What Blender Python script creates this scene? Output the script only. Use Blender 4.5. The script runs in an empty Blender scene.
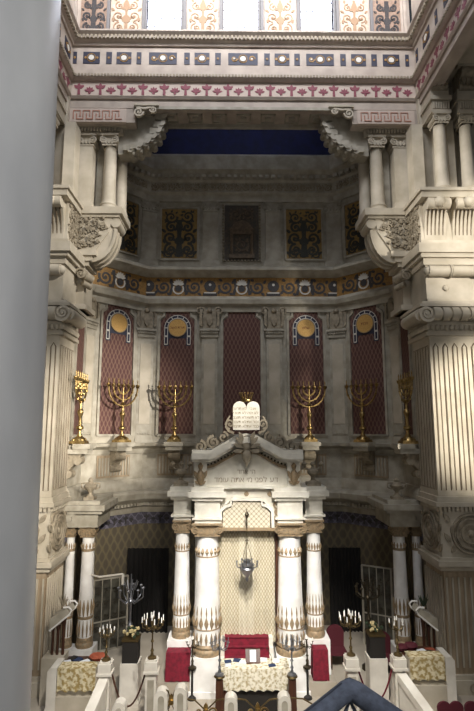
import bpy, bmesh, math, random
from mathutils import Matrix, Vector
R = math.radians; PI = math.pi
rnd = random.Random(7)
SC = bpy.context.scene; COL = SC.collection

# ---------------------------------------------------------------- camera, world, lights, exposure
FPX = 500.0; TILT = math.atan(75/500); YAW = -0.012; CZ = 8.3; X0 = 0.5
cam = bpy.data.cameras.new('camera'); camo = bpy.data.objects.new('camera', cam); COL.objects.link(camo)
cam.sensor_fit = 'VERTICAL'; cam.sensor_height = 36; cam.lens = FPX/711*36; cam.clip_end = 200
camo.location = (0, 0, CZ); camo.rotation_euler = (PI/2+TILT, 0, YAW); SC.camera = camo
CR = Matrix.Rotation(YAW, 3, 'Z') @ Matrix.Rotation(PI/2+TILT, 3, 'X')
def W(px, py, Y):
    d = CR @ Vector(((px-237)/FPX, (355.5-py)/FPX, -1)); d *= Y/d.y
    return Vector((d.x, Y, CZ+d.z))
def Z(py, Y): return W(237, py, Y).z

w = bpy.data.worlds.new('world'); SC.world = w; w.use_nodes = True
w.node_tree.nodes['Background'].inputs[0].default_value = (0.80, 0.88, 1.0, 1)
w.node_tree.nodes['Background'].inputs[1].default_value = 0.03
def area(name, loc, target, size, power, col, sy=None):
    l = bpy.data.lights.new(name, 'AREA'); l.energy = power; l.color = col; l.size = size
    if sy: l.shape = 'RECTANGLE'; l.size_y = sy
    o = bpy.data.objects.new(name, l); COL.objects.link(o); o.location = loc
    o.rotation_euler = (Vector(target)-Vector(loc)).to_track_quat('-Z', 'Y').to_euler(); return o
def spot(name, loc, target, power, col, ang, blend=.5, rad=.15):
    l = bpy.data.lights.new(name, 'SPOT'); l.energy = power; l.color = col; l.spot_size = R(ang); l.spot_blend = blend
    l.shadow_soft_size = rad
    o = bpy.data.objects.new(name, l); COL.objects.link(o); o.location = loc
    o.rotation_euler = (Vector(target)-Vector(loc)).to_track_quat('-Z', 'Y').to_euler(); return o
# side-gallery window light from the right, daylight from the dome, warm lamp on ark, added fills for drum, wings, pillars, floor and near column
spot('gallery_spotlight', (12.0, 8.5, 13.6), (-5.4, 21.0, 9.3), 16500, (1.0, 0.94, 0.85), 23, .8, .3)
area('gallery_window_light', (9.0, 5.0, 10.5), (-2, 20, 7), 3.0, 90, (1.0, 0.95, 0.88), 3.0)
area('dome_daylight', (0.5, 7.0, 33.0), (0.5, 16, 14), 6, 1200, (0.9, 0.93, 1.0))
area('drum_fill_light', (0.5, 14.0, 26.6), (0.5, 18.4, 28.6), 12, 1050, (0.95, 0.95, 1.0), 1.5)  # added fill hung before the drum wall, aimed up to spare the apse
area('rear_window_light', (-3.5, -4.0, 12.0), (0.5, 17, 5), 5, 180, (1.0, 0.97, 0.92))
spot('left_wing_fill', (8.0, 8.5, 21.5), (-6.3, 18.4, 16.4), 13500, (1.0, 0.96, 0.9), 25, .8, .4)  # added spot brightening the left wing, no fixture there
spot('right_wing_fill', (-7.0, 8.5, 21.5), (8.3, 17.6, 17.0), 9500, (1.0, 0.96, 0.9), 22, .8, .4)  # added counterpart for the right wing, cone kept narrow
spot('ark_spotlight', (1.0, 5.5, 13.0), (0.5, 17.5, 2.9), 6000, (1.0, 0.96, 0.89), 29, .9, .3)
spot('pillar_fill_spot', (12.5, 8.0, 10.0), (9.3, 17.3, 8.9), 6600, (1.0, 0.93, 0.80), 34, .55, .3)  # added warm fill for the right pillar shaft, cone kept off the apse
spot('upper_pillar_fill_spot', (12.5, 8.0, 15.0), (9.3, 17.3, 14.8), 4300, (1.0, 0.94, 0.84), 34, .6, .3)  # second added fill, carries the brightness up to the colonnettes
spot('floor_fill_spot', (0.5, 5.0, 17.0), (0.5, 15.4, 0.0), 10500, (1.0, 0.96, 0.9), 42, .7, .4)  # added overhead fill to brighten floor, posts and balustrades
spot('left_pillar_fill', (0.0, 7.0, 10.0), (-6.6, 18.0, 6.6), 6500, (1.0, 0.93, 0.82), 44, .9, .3)  # added warm fill for the left pillar and nearby hanging
spot('near_column_fill', (3.0, -1.0, 11.0), (-1.9, 2.9, 9.0), 1400, (1.0, 0.98, 0.95), 75, .5, .5)  # unseen fill added to lift the grey foreground column
SC.view_settings.view_transform = 'Standard'; SC.view_settings.look = 'None'
SC.view_settings.gamma = 1; SC.view_settings.exposure = 0.6; SC.view_settings.use_curve_mapping = False

# ---------------------------------------------------------------- materials
def srgb(h):
    h = h.lstrip('#'); c = [int(h[i:i+2], 16)/255 for i in (0, 2, 4)]
    return tuple(((x+.055)/1.055)**2.4 if x > .04045 else x/12.92 for x in c)+(1,)
def mat(name, c, rough=.6, metal=0, c2=None, scale=4.0, bump=0, detail=4, lo=.35, hi=.65, stretch=None):
    m = bpy.data.materials.new(name); m.use_nodes = True; nt = m.node_tree; b = nt.nodes['Principled BSDF']
    b.inputs['Base Color'].default_value = srgb(c); b.inputs['Roughness'].default_value = rough; b.inputs['Metallic'].default_value = metal
    if c2 or bump:
        tc = nt.nodes.new('ShaderNodeTexCoord'); n = nt.nodes.new('ShaderNodeTexNoise')
        n.inputs['Scale'].default_value = scale; n.inputs['Detail'].default_value = detail
        mp = nt.nodes.new('ShaderNodeMapping'); nt.links.new(tc.outputs['Object'], mp.inputs[0]); nt.links.new(mp.outputs[0], n.inputs[0])
        if stretch: mp.inputs['Scale'].default_value = stretch
        if c2:
            r = nt.nodes.new('ShaderNodeValToRGB'); r.color_ramp.elements[0].position = lo; r.color_ramp.elements[1].position = hi
            r.color_ramp.elements[0].color = srgb(c); r.color_ramp.elements[1].color = srgb(c2)
            nt.links.new(n.outputs[0], r.inputs[0]); nt.links.new(r.outputs[0], b.inputs['Base Color'])
        if bump:
            bp = nt.nodes.new('ShaderNodeBump'); bp.inputs['Strength'].default_value = bump; bp.inputs['Distance'].default_value = .03
            nt.links.new(n.outputs[0], bp.inputs['Height']); nt.links.new(bp.outputs[0], b.inputs['Normal'])
    return m
def lattice(name, c1, c2, ax, az, thr=.2, soft=.15, rough=.7, c3=None, axis=0, metal=0):
    """ogee lattice: cos(ax*x)+cos(az*z) in object space, colours c1 (fill) / c2 (line)"""
    m = bpy.data.materials.new(name); m.use_nodes = True; nt = m.node_tree; b = nt.nodes['Principled BSDF']
    b.inputs['Roughness'].default_value = rough; b.inputs['Metallic'].default_value = metal
    N = nt.nodes.new; L = nt.links.new
    tc = N('ShaderNodeTexCoord'); sp = N('ShaderNodeSeparateXYZ'); L(tc.outputs['Object'], sp.inputs[0])
    def mth(op, a, bb=None):
        n = N('ShaderNodeMath'); n.operation = op
        for i, q in enumerate((a, bb)):
            if q is None: continue
            if isinstance(q, (int, float)): n.inputs[i].default_value = q
            else: L(q, n.inputs[i])
        return n.outputs[0]
    u = mth('COSINE', mth('MULTIPLY', sp.outputs[axis], ax)); v = mth('COSINE', mth('MULTIPLY', sp.outputs[2], az))
    s = mth('ABSOLUTE', mth('ADD', u, v))
    r = N('ShaderNodeValToRGB'); L(s, r.inputs[0]); e = r.color_ramp.elements
    e[0].position = thr; e[0].color = srgb(c2); e[1].position = thr+soft; e[1].color = srgb(c1)
    if c3: k = e.new(min(1, thr+soft+.45)); k.color = srgb(c1); k2 = e.new(min(1, thr+soft+.5)); k2.color = srgb(c3)
    L(r.outputs[0], b.inputs['Base Color']); return m
def emit(name, c, s):
    m = bpy.data.materials.new(name); m.use_nodes = True; b = m.node_tree.nodes['Principled BSDF']
    b.inputs['Base Color'].default_value = srgb(c); b.inputs['Emission Color'].default_value = srgb(c); b.inputs['Emission Strength'].default_value = s; return m
M = dict(
 stone = mat('cream_stone', '#bcb2a0', .65, c2='#a89e8b', scale=1.6, bump=.12),
 stone2 = mat('pale_grey_stone', '#aba495', .6, c2='#918a7a', scale=2.5, bump=.12),
 upper = mat('pinkish_plaster', '#b5a89b', .7, c2='#a3968a', scale=2.0, bump=.1),
 relief = mat('mottled_relief', '#9c917d', .7, c2='#7b705e', scale=6, bump=.3),  # carved parts, browner and darker than the plain stone
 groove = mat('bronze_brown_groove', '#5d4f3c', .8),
 tan = mat('tan_flute', '#a5937a', .7, c2='#8c7a62', scale=3, stretch=(3,3,.4)),
 ark = mat('white_marble', '#e6e1d4', .35, c2='#d2ccbd', scale=3, bump=.05),
 white = mat('polished_white_marble', '#eceae6', .28, c2='#d9d5cf', scale=2),
 gold = mat('gilt_metal', '#b39a68', .38, 1, c2='#80683f', scale=9),
 giltstone = mat('gilded_stone', '#a08767', .55, .2, c2='#85775f', scale=14, bump=.4),
 disc = mat('gold_mosaic', '#d2a964', .5, .25, c2='#bb914f', scale=30),
 disct = mat('brown_lettering', '#7a3c22', .7),
 navy = mat('navy_mosaic', '#26283a', .6), nwhite = mat('white_mosaic', '#cfcac0', .6),
 red = lattice('dark_red_damask', '#5b3a35', '#705648', 34, 15, .1, .7, .8, '#4f302c'),
 redfrz = mat('brick_red_mosaic', '#834550', .7),
 keyred = mat('terracotta_inlay', '#a8735f', .7),
 palefrz = mat('pale_pink_inlay_ground', '#bfafa2', .7),
 dkmos = mat('dark_grey_mosaic', '#2d2d33', .6, c2='#453f3a', scale=20),
 ochre = mat('ochre_mosaic', '#9e773d', .65, c2='#7d5f35', scale=12),
 yel = mat('yellow_mosaic', '#94773f', .65, c2='#7d6338', scale=10),
 dkgr = mat('pinkish_tan_mosaic', '#9c8270', .7, c2='#86705f', scale=12),
 dgreen = mat('dark_green_mosaic', '#2b2c28', .7, c2='#3b3a30', scale=12),
 ltmos = mat('pale_ochre_mosaic', '#bdb0a0', .7, c2='#af9e8a', scale=14),
 brnmos = mat('brown_mosaic', '#95795f', .7),
 blue = mat('midnight_blue_vault', '#141c4a', .8, c2='#10163a', scale=3),
 fabric = lattice('dark_lattice_hanging', '#625948', '#71664d', 17, 10.0, .15, .5, .9, '#5a5143'),
 purple = lattice('purple_band_weave', '#55525c', '#75717f', 16, 16, .25, .3, .9),
 dark = mat('near_black_wood', '#1d1915', .7), darkcl = mat('black_cloth', '#15120f', .9),  # even near-black brown for planters, stands and table cabinet
 wood = mat('brown_wood', '#4b2c1c', .45, c2='#3a2014', scale=4, stretch=(6,6,.5)),
 curtain = lattice('cream_brocade', '#beb49b', '#a2967a', 64, 36, .1, .8, .75, '#c7bea8'),
 crimson = mat('crimson_velvet', '#7a1028', .85, c2='#5f0b1e', scale=8),
 drape = mat('gold_cream_brocade', '#9c8652', .7, c2='#d5c9a8', scale=9, detail=2, lo=.42, hi=.56),
 tcloth = mat('cream_brocade_tablecloth', '#a3946e', .7, c2='#dcd5c2', scale=11, detail=3, lo=.38, hi=.55),
 silver = mat('tarnished_silver', '#8f9094', .35, .9), dkmetal = mat('dark_bronze', '#4a4234', .45, .8),
 brass = mat('brass', '#665638', .45, .8), candle = mat('white_candle', '#f2efe8', .5),
 marble = mat('grey_veined_marble', '#6c6d6f', .36, c2='#848586', scale=1.3, detail=8, lo=.3, hi=.7, stretch=(1,1,.5)),
 denim = mat('blue_grey_velvet', '#383d49', .9, c2='#474e5d', scale=22, bump=.3), piping = mat('dark_piping', '#252a36', .8),
 floor = mat('pale_marble_floor', '#b3aa9b', .4, c2='#9f9586', scale=.8), steps = mat('white_step_marble', '#dcd6ca', .4, c2='#c8c1b4', scale=2),
 glass = mat('smoky_glass', '#5c5a50', .15, c2='#37352f', scale=3), win = emit('daylit_glass', '#e6ecff', 7),
 green = mat('dark_green_leaves', '#26331f', .7), cream = mat('cream_flowers', '#b8a77a', .8), paper = mat('paper', '#d8dcdf', .7),
 bluebk = mat('blue_book_cloth', '#243352', .7), rope = mat('red_rope', '#5e1620', .9), maroon = mat('maroon_upholstery', '#4a0f1b', .8),
 arktext = mat('grey_brown_lettering', '#978872', .7),
 glt = mat('greyblue_mullion', '#6d6a69', .6), terra = mat('terracotta_cloth', '#93482f', .85), lead = mat('lead_came', '#3c3e44', .6),
)

# ---------------------------------------------------------------- mesh builder
JIT = 0
class MB:
    def __init__(s, T=None): s.v = []; s.f = []; s.T = T or Matrix()
    def add(s, vs, fs):
        n = len(s.v); s.v += [tuple(s.T @ Vector(p)) for p in vs]; s.f += [tuple(i+n for i in f) for f in fs]; return s
    def box(s, x0, x1, y0, y1, z0, z1, tx=0, ty=0):
        return s.add([(x0,y0,z0),(x1,y0,z0),(x1,y1,z0),(x0,y1,z0),(x0+tx,y0+ty,z1),(x1-tx,y0+ty,z1),(x1-tx,y1-ty,z1),(x0+tx,y1-ty,z1)],
              [(0,1,2,3),(4,5,6,7),(0,1,5,4),(1,2,6,5),(2,3,7,6),(3,0,4,7)])
    def _pr(s, pts, f0, f1):
        n = len(pts); return s.add([f0(p) for p in pts]+[f1(p) for p in pts], [tuple(range(n)), tuple(range(n, 2*n))]+[(i, (i+1) % n, n+(i+1) % n, n+i) for i in range(n)])
    def prism(s, pts, y0, y1):
        global JIT; JIT = (JIT+1) % 9; y0 -= JIT*.0011; return s._pr(pts, lambda p: (p[0], y0, p[1]), lambda p: (p[0], y1, p[1]))
    def prismx(s, pts, x0, x1): return s._pr(pts, lambda p: (x0, p[0], p[1]), lambda p: (x1, p[0], p[1]))
    def prismz(s, pts, z0, z1): return s._pr(pts, lambda p: (p[0], p[1], z0), lambda p: (p[0], p[1], z1))
    def lathe(s, cx, cy, prof, n=16, sq=1.0):
        vs = []; fs = []
        for r, z in prof:
            for k in range(n): a = 2*PI*k/n; vs.append((cx+r*math.cos(a), cy+sq*r*math.sin(a), z))
        for j in range(len(prof)-1):
            for k in range(n): a = j*n+k; b = j*n+(k+1) % n; fs.append((a, b, b+n, a+n))
        fs += [tuple(range(n)), tuple(range((len(prof)-1)*n, len(prof)*n))]
        return s.add(vs, fs)
    def cyl(s, a, b, r, n=12, r2=None):
        return s.tube([a, b], [r, r if r2 is None else r2], n)
    def tube(s, pts, r, n=6):
        pts = [Vector(p) for p in pts]; m = len(pts); rs = r if isinstance(r, (list, tuple)) else [r]*m
        vs = []; fs = []; prev = None
        for i in range(m):
            t = (pts[min(i+1, m-1)]-pts[max(i-1, 0)]).normalized()
            ref = prev if prev is not None else (Vector((0,0,1)) if abs(t.z) < .9 else Vector((1,0,0)))
            u = (ref-t*ref.dot(t)); u = u.normalized() if u.length > 1e-6 else t.orthogonal().normalized(); prev = u; w_ = t.cross(u)
            for k in range(n): a = 2*PI*k/n; vs.append(pts[i]+(u*math.cos(a)+w_*math.sin(a))*rs[i])
        for j in range(m-1):
            for k in range(n): a = j*n+k; b = j*n+(k+1) % n; fs.append((a, b, b+n, a+n))
        fs += [tuple(range(n)), tuple(range((m-1)*n, m*n))]
        return s.add(vs, fs)
    def ball(s, c, r, n=8, sx=1, sy=1, sz=1):
        vs = [(c[0], c[1], c[2]+r*sz)]; fs = []; m = max(3, n//2)
        for j in range(1, m):
            t = PI*j/m
            for k in range(n): a = 2*PI*k/n; vs.append((c[0]+r*sx*math.sin(t)*math.cos(a), c[1]+r*sy*math.sin(t)*math.sin(a), c[2]+r*sz*math.cos(t)))
        vs.append((c[0], c[1], c[2]-r*sz)); L = len(vs)-1
        for k in range(n): fs.append((0, 1+k, 1+(k+1) % n)); fs.append((L, L-n+k, L-n+(k+1) % n))
        for j in range(m-2):
            for k in range(n): a = 1+j*n+k; b = 1+j*n+(k+1) % n; fs.append((a, b, b+n, a+n))
        return s.add(vs, fs)
    def strip(s, pts, w, y0, y1):
        """flat ribbon in the x-z plane, thickness y0..y1; w = width or list"""
        global JIT; JIT = (JIT+1) % 9; y0 -= JIT*.0011
        m = len(pts); ws = w if isinstance(w, (list, tuple)) else [w]*m; A = []; B = []
        for i in range(m):
            a = pts[max(i-1, 0)]; b = pts[min(i+1, m-1)]; dx, dz = b[0]-a[0], b[1]-a[1]; l = math.hypot(dx, dz) or 1
            nx, nz = -dz/l, dx/l; h = ws[i]/2; A.append((pts[i][0]+nx*h, pts[i][1]+nz*h)); B.append((pts[i][0]-nx*h, pts[i][1]-nz*h))
        vs = [(p[0], y0, p[1]) for p in A+B]+[(p[0], y1, p[1]) for p in A+B]; k = 2*m; fs = []
        for i in range(m-1):
            fs += [(i, i+1, m+i+1, m+i), (k+i, k+i+1, k+m+i+1, k+m+i), (i, i+1, k+i+1, k+i), (m+i, m+i+1, k+m+i+1, k+m+i)]
        fs += [(0, m, k+m, k), (m-1, 2*m-1, k+2*m-1, k+m-1)]
        return s.add(vs, fs)
    def spiral(s, cx, cz, r, turns, w, y0, y1, hand=1, a0=0., seg=None):
        n = seg or int(10*turns)+4; pts = []; ws = []
        for i in range(n+1):
            t = i/n; rr = r*(1-t*.86); a = a0+hand*2*PI*turns*t; pts.append((cx+rr*math.cos(a), cz+rr*math.sin(a))); ws.append(w*(1-.45*t))
        s.strip(pts, ws, y0, y1); s.disc(cx, cz, r*.2, y0, y1, 6); return s
    def disc(s, cx, cz, r, y0, y1, n=16): return s.prism([(cx+r*math.cos(2*PI*k/n), cz+r*math.sin(2*PI*k/n)) for k in range(n)], y0, y1)
    def leaf(s, cx, cz, l, w, ang, y0, y1):
        ca, sa = math.cos(ang), math.sin(ang); pr = [(0, 0), (.25, .42), (.55, .5), (.8, .3), (1, 0), (.8, -.3), (.55, -.5), (.25, -.42)]
        return s.prism([(cx+l*a*ca-w*b*sa, cz+l*a*sa+w*b*ca) for a, b in pr], y0, y1)
    def sweep(s, path, prof, side=1):
        """prof = [(out, z)...] closed section; path plan polyline; out is to the right of travel"""
        n = len(path); offs = []
        for i in range(n):
            def nr(a, b): d = Vector((b[0]-a[0], b[1]-a[1])).normalized(); return Vector((d.y, -d.x))
            if i == 0: m = nr(path[0], path[1])
            elif i == n-1: m = nr(path[-2], path[-1])
            else:
                a = nr(path[i-1], path[i]); b = nr(path[i], path[i+1]); m = (a+b); m = m/ max(.3, m.dot(a))
            offs.append(m*side)
        vs = []; k = len(prof)
        for i in range(n):
            for o, z in prof: vs.append((path[i][0]+offs[i].x*o, path[i][1]+offs[i].y*o, z))
        fs = [(i*k+j, i*k+(j+1) % k, (i+1)*k+(j+1) % k, (i+1)*k+j) for i in range(n-1) for j in range(k)]
        fs += [tuple(range(k)), tuple(range((n-1)*k, n*k))]
        return s.add(vs, fs)
    def build(s, name, m, parent=None, smooth=True, angle=40):
        me = bpy.data.meshes.new(name); me.from_pydata(s.v, [], s.f); bm = bmesh.new(); bm.from_mesh(me)
        bmesh.ops.recalc_face_normals(bm, faces=bm.faces); bm.to_mesh(me); bm.free()
        me.materials.append(m)
        if smooth:
            me.polygons.foreach_set('use_smooth', [True]*len(me.polygons)); me.set_sharp_from_angle(angle=R(angle))
        o = bpy.data.objects.new(name, me); COL.objects.link(o)
        if parent: o.parent = parent
        return o
def thing(name, label, cat, loc=(0,0,0), rz=0, group=None):
    o = bpy.data.objects.new(name, None); COL.objects.link(o); o.location = loc; o.rotation_euler = (0, 0, rz); o.empty_display_size = .1
    o['label'] = label; o['category'] = cat
    if group: o['group'] = group
    return o
def tag(o, label, cat, group=None, loc=None, rz=None):
    o['label'] = label; o['category'] = cat
    if group: o['group'] = group
    if loc is not None: o.location = loc
    if rz is not None: o.rotation_euler = (0, 0, rz)
    return o
def struct(o, label=None, cat=None):
    o['kind'] = 'structure'
    if label: o['label'] = label
    if cat: o['category'] = cat
    return o
def dup(root, loc, rz=None, label=None, scale=None, mirror=False):
    r = root.copy(); COL.objects.link(r); r.location = loc
    if rz is not None: r.rotation_euler = (0, 0, rz)
    if label: r['label'] = label
    if scale: r.scale = scale
    for ch in list(root.children):
        c = ch.copy(); COL.objects.link(c); c.parent = r
        for g in list(ch.children): d = g.copy(); COL.objects.link(d); d.parent = c
    return r
GLYPH = {}
def glyph(ch, ext=.01):
    """(verts, faces, width) of one letter of height about .6, laid in the x-z plane"""
    if ch in GLYPH: return GLYPH[ch]
    if ch == 'ד':
        m = MB().box(.32, .41, -ext, ext, 0, .52).box(.01, .5, -ext, ext, .51, .59); GLYPH[ch] = (m.v, m.f, .55); return GLYPH[ch]
    cu = bpy.data.curves.new('g', 'FONT'); cu.body = ch; cu.size = 1; cu.extrude = ext
    o = bpy.data.objects.new('g', cu); COL.objects.link(o); dg = bpy.context.evaluated_depsgraph_get()
    me = bpy.data.meshes.new_from_object(o.evaluated_get(dg)); bpy.data.objects.remove(o); bpy.data.curves.remove(cu)
    if not me.vertices: GLYPH[ch] = ([], [], .3); return GLYPH[ch]
    x0 = min(v.co.x for v in me.vertices); x1 = max(v.co.x for v in me.vertices)
    GLYPH[ch] = ([(v.co.x-x0, -v.co.z, v.co.y) for v in me.vertices], [tuple(p.vertices) for p in me.polygons], x1-x0+.09); bpy.data.meshes.remove(me)
    return GLYPH[ch]
def text(body, size, m, parent, loc, name='inscription', bold=0, ext=0):
    q = MB(); lines = body.split(chr(10))
    for j, ln in enumerate(lines):
        gs = [glyph(c) if c != ' ' else ([], [], .3) for c in ln]; x = -sum(g[2] for g in gs)/2
        for v, f, w_ in gs:
            if v: q.add([((a+x)*size, b*size*.6, (c-.3+(len(lines)-1)*.45-j*.9)*size) for a, b, c in v], f)
            x += w_
    o = q.build(name, m, parent, False); o.location = loc; return o

# ---------------------------------------------------------------- ornament helpers (face -y)
def volutes(mb, w, h, y0, y1, z, n=1.9):
    """pair of scrolls, w across, resting at z"""
    r = h/2
    for sgn in (-1, 1):
        cx = sgn*(w/2-r*.9); mb.cyl((cx, y0+.02, z+r), (cx, y1, z+r), r*.86, 14)
        mb.spiral(cx, z+r, r, n, r*.3, y0-.03, y0+.03, hand=-sgn, a0=PI/2)
def ionic(mb, cx, cy, w, h, z, d=None, leaves=True):
    d = d or w; T = mb.T.copy(); mb.T = T @ Matrix.Translation((cx, cy, 0))
    volutes(mb, w*1.25, h*.62, -d/2, d/2, z+h*.18)
    mb.box(-w*.42, w*.42, -d*.42, d*.42, z, z+h*.85); mb.box(-w*.62, w*.62, -d*.58, d*.58, z+h*.85, z+h)
    for k in range(3): mb.leaf((k-1)*w*.22, z+h*.1, h*.5, w*.18, PI/2, -d/2-.03, -d/2+.02)
    mb.box(-w*.5, w*.5, -d*.5, d*.5, z-.0, z+h*.12); mb.T = T
def rinceau(mb, x0, x1, z0, z1, y0, y1, w, seed=0, turns=1.5):
    r0 = random.Random(seed); H = z1-z0; n = max(1, round((x1-x0)/H)); step = (x1-x0)/n; r = min(step, H)*.44
    for k in range(n):
        cx = x0+step*(k+.5); cz = (z0+z1)/2+(H*.03 if k % 2 else -H*.03); hd = 1 if k % 2 else -1
        mb.spiral(cx, cz, r, turns, w, y0, y1, hand=hd, a0=PI*(k % 2)+r0.random()*.4)
        for q in range(5):
            a = 2*PI*q/5+r0.random(); mb.leaf(cx+r*.75*math.cos(a), cz+r*.75*math.sin(a), r*.5, r*.3, a+.7*hd, y0-.005, y1)
        for sx, sz in ((-1,-1),(1,1),(-1,1),(1,-1)): mb.leaf(cx+sx*step*.26, cz+sz*H*.26, H*.2, H*.12, math.atan2(sz, sx), y0, y1)
def foliage(mb, x0, x1, z0, z1, y0, y1, seed=0, inside=None):
    """dense carved leaf scrolls filling a panel"""
    r0 = random.Random(seed); nx = max(2, round((x1-x0)/.26)); nz = max(2, round((z1-z0)/.26))
    for i in range(nx):
        for j in range(nz):
            cx = x0+(x1-x0)*(i+.5)/nx+r0.uniform(-.03, .03); cz = z0+(z1-z0)*(j+.5)/nz+r0.uniform(-.03, .03)
            if inside and not inside(cx, cz): continue
            if (i+j) % 2: mb.spiral(cx, cz, .13, 1.3, .055, y0, y1, hand=1 if r0.random() > .5 else -1, a0=r0.random()*6)
            for q in range(4): a = r0.random()*6.28; mb.leaf(cx+.05*math.cos(a), cz+.05*math.sin(a), .15, .08, a, y0-.01*q, y1)
def arabesque(mb, w, z0, z1, y0, y1, lw):
    H = z1-z0
    mb.strip([(0, z0+H*.02), (0, z0+H*.5), (0, z1-H*.03)], [lw*3, lw*1.6, lw*2], y0, y1)
    mb.leaf(0, z0+H*.62, H*.34, w*.22, PI/2, y0, y1); mb.leaf(0, z0+H*.3, H*.25, w*.3, PI/2, y0, y1)
    for s_ in (-1, 1):
        mb.spiral(s_*w*.25, z0+H*.2, w*.2, 1.5, lw, y0, y1, hand=-s_, a0=PI/2)
        mb.spiral(s_*w*.27, z0+H*.5, w*.19, 1.4, lw, y0, y1, hand=s_, a0=-PI/2)
        mb.spiral(s_*w*.24, z0+H*.78, w*.16, 1.4, lw, y0, y1, hand=-s_, a0=PI/2)
        for q, (fx, fz, an) in enumerate(((.4,.08,.6),(.42,.35,1.2),(.4,.64,.7),(.36,.9,1.4),(.1,.12,.9),(.12,.42,.8),(.1,.68,1.0))):
            a = an if s_ > 0 else PI-an; mb.leaf(s_*w*fx, z0+H*fz, w*.17, w*.09, a, y0, y1)
def greek_key(mb, x0, x1, z0, z1, y0, y1, lw):
    H = z1-z0; n = max(1, round((x1-x0)/(H*1.15))); st = (x1-x0)/n; pts = []
    for k in range(n):
        a = x0+k*st
        for p in ((0,0),(0,1),(.78,1),(.78,.3),(.4,.3),(.4,.62)): pass
        mb.strip([(a, z0), (a, z1), (a+st*.7, z1), (a+st*.7, z0+H*.3)], lw, y0, y1)
        mb.strip([(a+st*.35, z0+H*.65), (a+st*.35, z0), (a+st, z0)], lw, y0, y1)
def palmette_row(mb, x0, x1, z0, z1, y0, y1, st):
    n = max(1, round((x1-x0)/st)); st = (x1-x0)/n; H = z1-z0
    for k in range(n):
        c = x0+st*(k+.5)
        if k % 2 == 0:
            mb.prism([(c-st*.13, z0), (c+st*.13, z0), (c+st*.1, z0+H*.6), (c-st*.1, z0+H*.6)], y0, y1)
            for a in (PI*.2, PI*.5, PI*.8): mb.leaf(c, z0+H*.5, H*.48, H*.26, a, y0, y1)
        else:
            for a in (PI*.08, PI*.3, PI*.5, PI*.7, PI*.92): mb.leaf(c, z0+H*.28, H*.4, H*.17, a, y0, y1)
            mb.disc(c, z0+H*.16, H*.11, y0, y1, 8)
def dentils(mb, x0, x1, y0, y1, z0, z1, st):
    n = max(1, int((x1-x0)/st)); st = (x1-x0)/n
    for k in range(n): mb.box(x0+st*(k+.2), x0+st*(k+.8), y0, y1, z0, z1)
def F(loc, rz): return Matrix.Translation(loc) @ Matrix.Rotation(rz, 4, 'Z')
def console_poly(d, z0, z1, n=9):
    """side outline (y,z): projecting d at the top, thin at the bottom"""
    H = z1-z0; pts = [(0, z0), (0, z1), (-d, z1)]
    for i in range(1, n+1): t = i/n; pts.append((-d*(1-t)**1.2-.06*math.sin(t*PI*2)*d-.02*(1 if i < n else 1), z1-H*t))
    return pts

# ================================================================ SETTING
struct(MB().box(-14, 15, 13.6, 26, -.4, 0).build('floor', M['floor']), 'pale marble platform floor before the ark')
struct(MB().box(-14, 15, -8, 13.6, -1.7, -1.2).build('floor', M['floor']))
AP = [(X0-6.6, 18.9), (X0-6.6, 20.9), (X0-4.5, 23), (X0+4.5, 23), (X0+6.6, 20.9), (X0+6.6, 18.9)]
# segment list: (name, centre, rz, length)
SEG = [('left', (X0-6.6, 19.9), R(90), 2.0), ('diag_left', (X0-5.55, 21.95), R(45), 2.97), ('centre', (X0, 23.0), 0, 9.0),
       ('diag_right', (X0+5.55, 21.95), R(-45), 2.97), ('right', (X0+6.6, 19.9), R(-90), 2.0)]
zFab = 4.25; zPurple = 4.75; zCor0 = 4.75; zCor1 = 5.75; zDado = 6.2; zLedge = 7.75; zPan = 8.15
zFr0 = Z(297, 23); zFr1 = Z(278, 23); zAt0 = Z(268, 23); zAt1 = Z(203, 23); zTop = Z(161, 23)
def sweepobj(name, prof, m, path=AP): return struct(MB().sweep(path, prof).build(name, m, angle=30))
def slab(name, z0, z1, m, out=0.0, th=.4):
    """one wall piece per bay, object space along the wall"""
    for nm, c, rz, L in SEG:
        o = MB().box(-L/2-(.02 if out == 0 else 0), L/2, -out, th, z0, z1).build('wall_apse_'+nm if name == 'wall' else name, m, smooth=False)
        o.location = (c[0], c[1], 0); o.rotation_euler = (0, 0, rz); struct(o)
slab('wall', 0, zFab, M['fabric']); slab('trim_1', zFab, zPurple, M['purple'], .02)
slab('wall', zPurple, zFr0, M['stone2']); slab('trim_2', zFr0, zFr1, M['ochre'], .03); slab('wall', zFr1, zTop, M['stone2'])
# mouldings round the apse
sweepobj('trim_3', [(0, zCor0), (.1, zCor0), (.14, zCor0+.22), (.3, zCor0+.3), (.3, zCor0+.42), (.55, zCor0+.62), (.6, zCor0+.85), (.5, zCor0+.95), (0, zCor1+.05)], M['stone2'])
sweepobj('trim_4', [(0, zCor1), (.22, zCor1), (.2, zDado-.15), (.1, zDado), (0, zDado)], M['stone2'])
sweepobj('trim_5', [(0, zLedge-.45), (.06, zLedge-.45), (.1, zLedge-.25), (.34, zLedge-.12), (.36, zLedge), (0, zLedge+.02)], M['stone2'])
sweepobj('trim_6', [(0, zFr0-.75), (.12, zFr0-.75), (.14, zFr0-.5), (.3, zFr0-.4), (.34, zFr0-.2), (.2, zFr0-.1), (.12, zFr0), (0, zFr0)], M['stone2'])
sweepobj('trim_7', [(0, zFr1), (.1, zFr1), (.25, zFr1+.12), (.5, zFr1+.25), (.5, zFr1+.36), (.3, zAt0), (0, zAt0)], M['stone2'])
sweepobj('trim_8', [(0, zAt1), (.15, zAt1), (.18, zAt1+.3), (.3, zAt1+.4), (.3, zAt1+.9), (.45, zAt1+1.1), (.75, zAt1+1.35), (.8, zTop-.2), (.6, zTop), (0, zTop)], M['stone2'])
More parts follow.
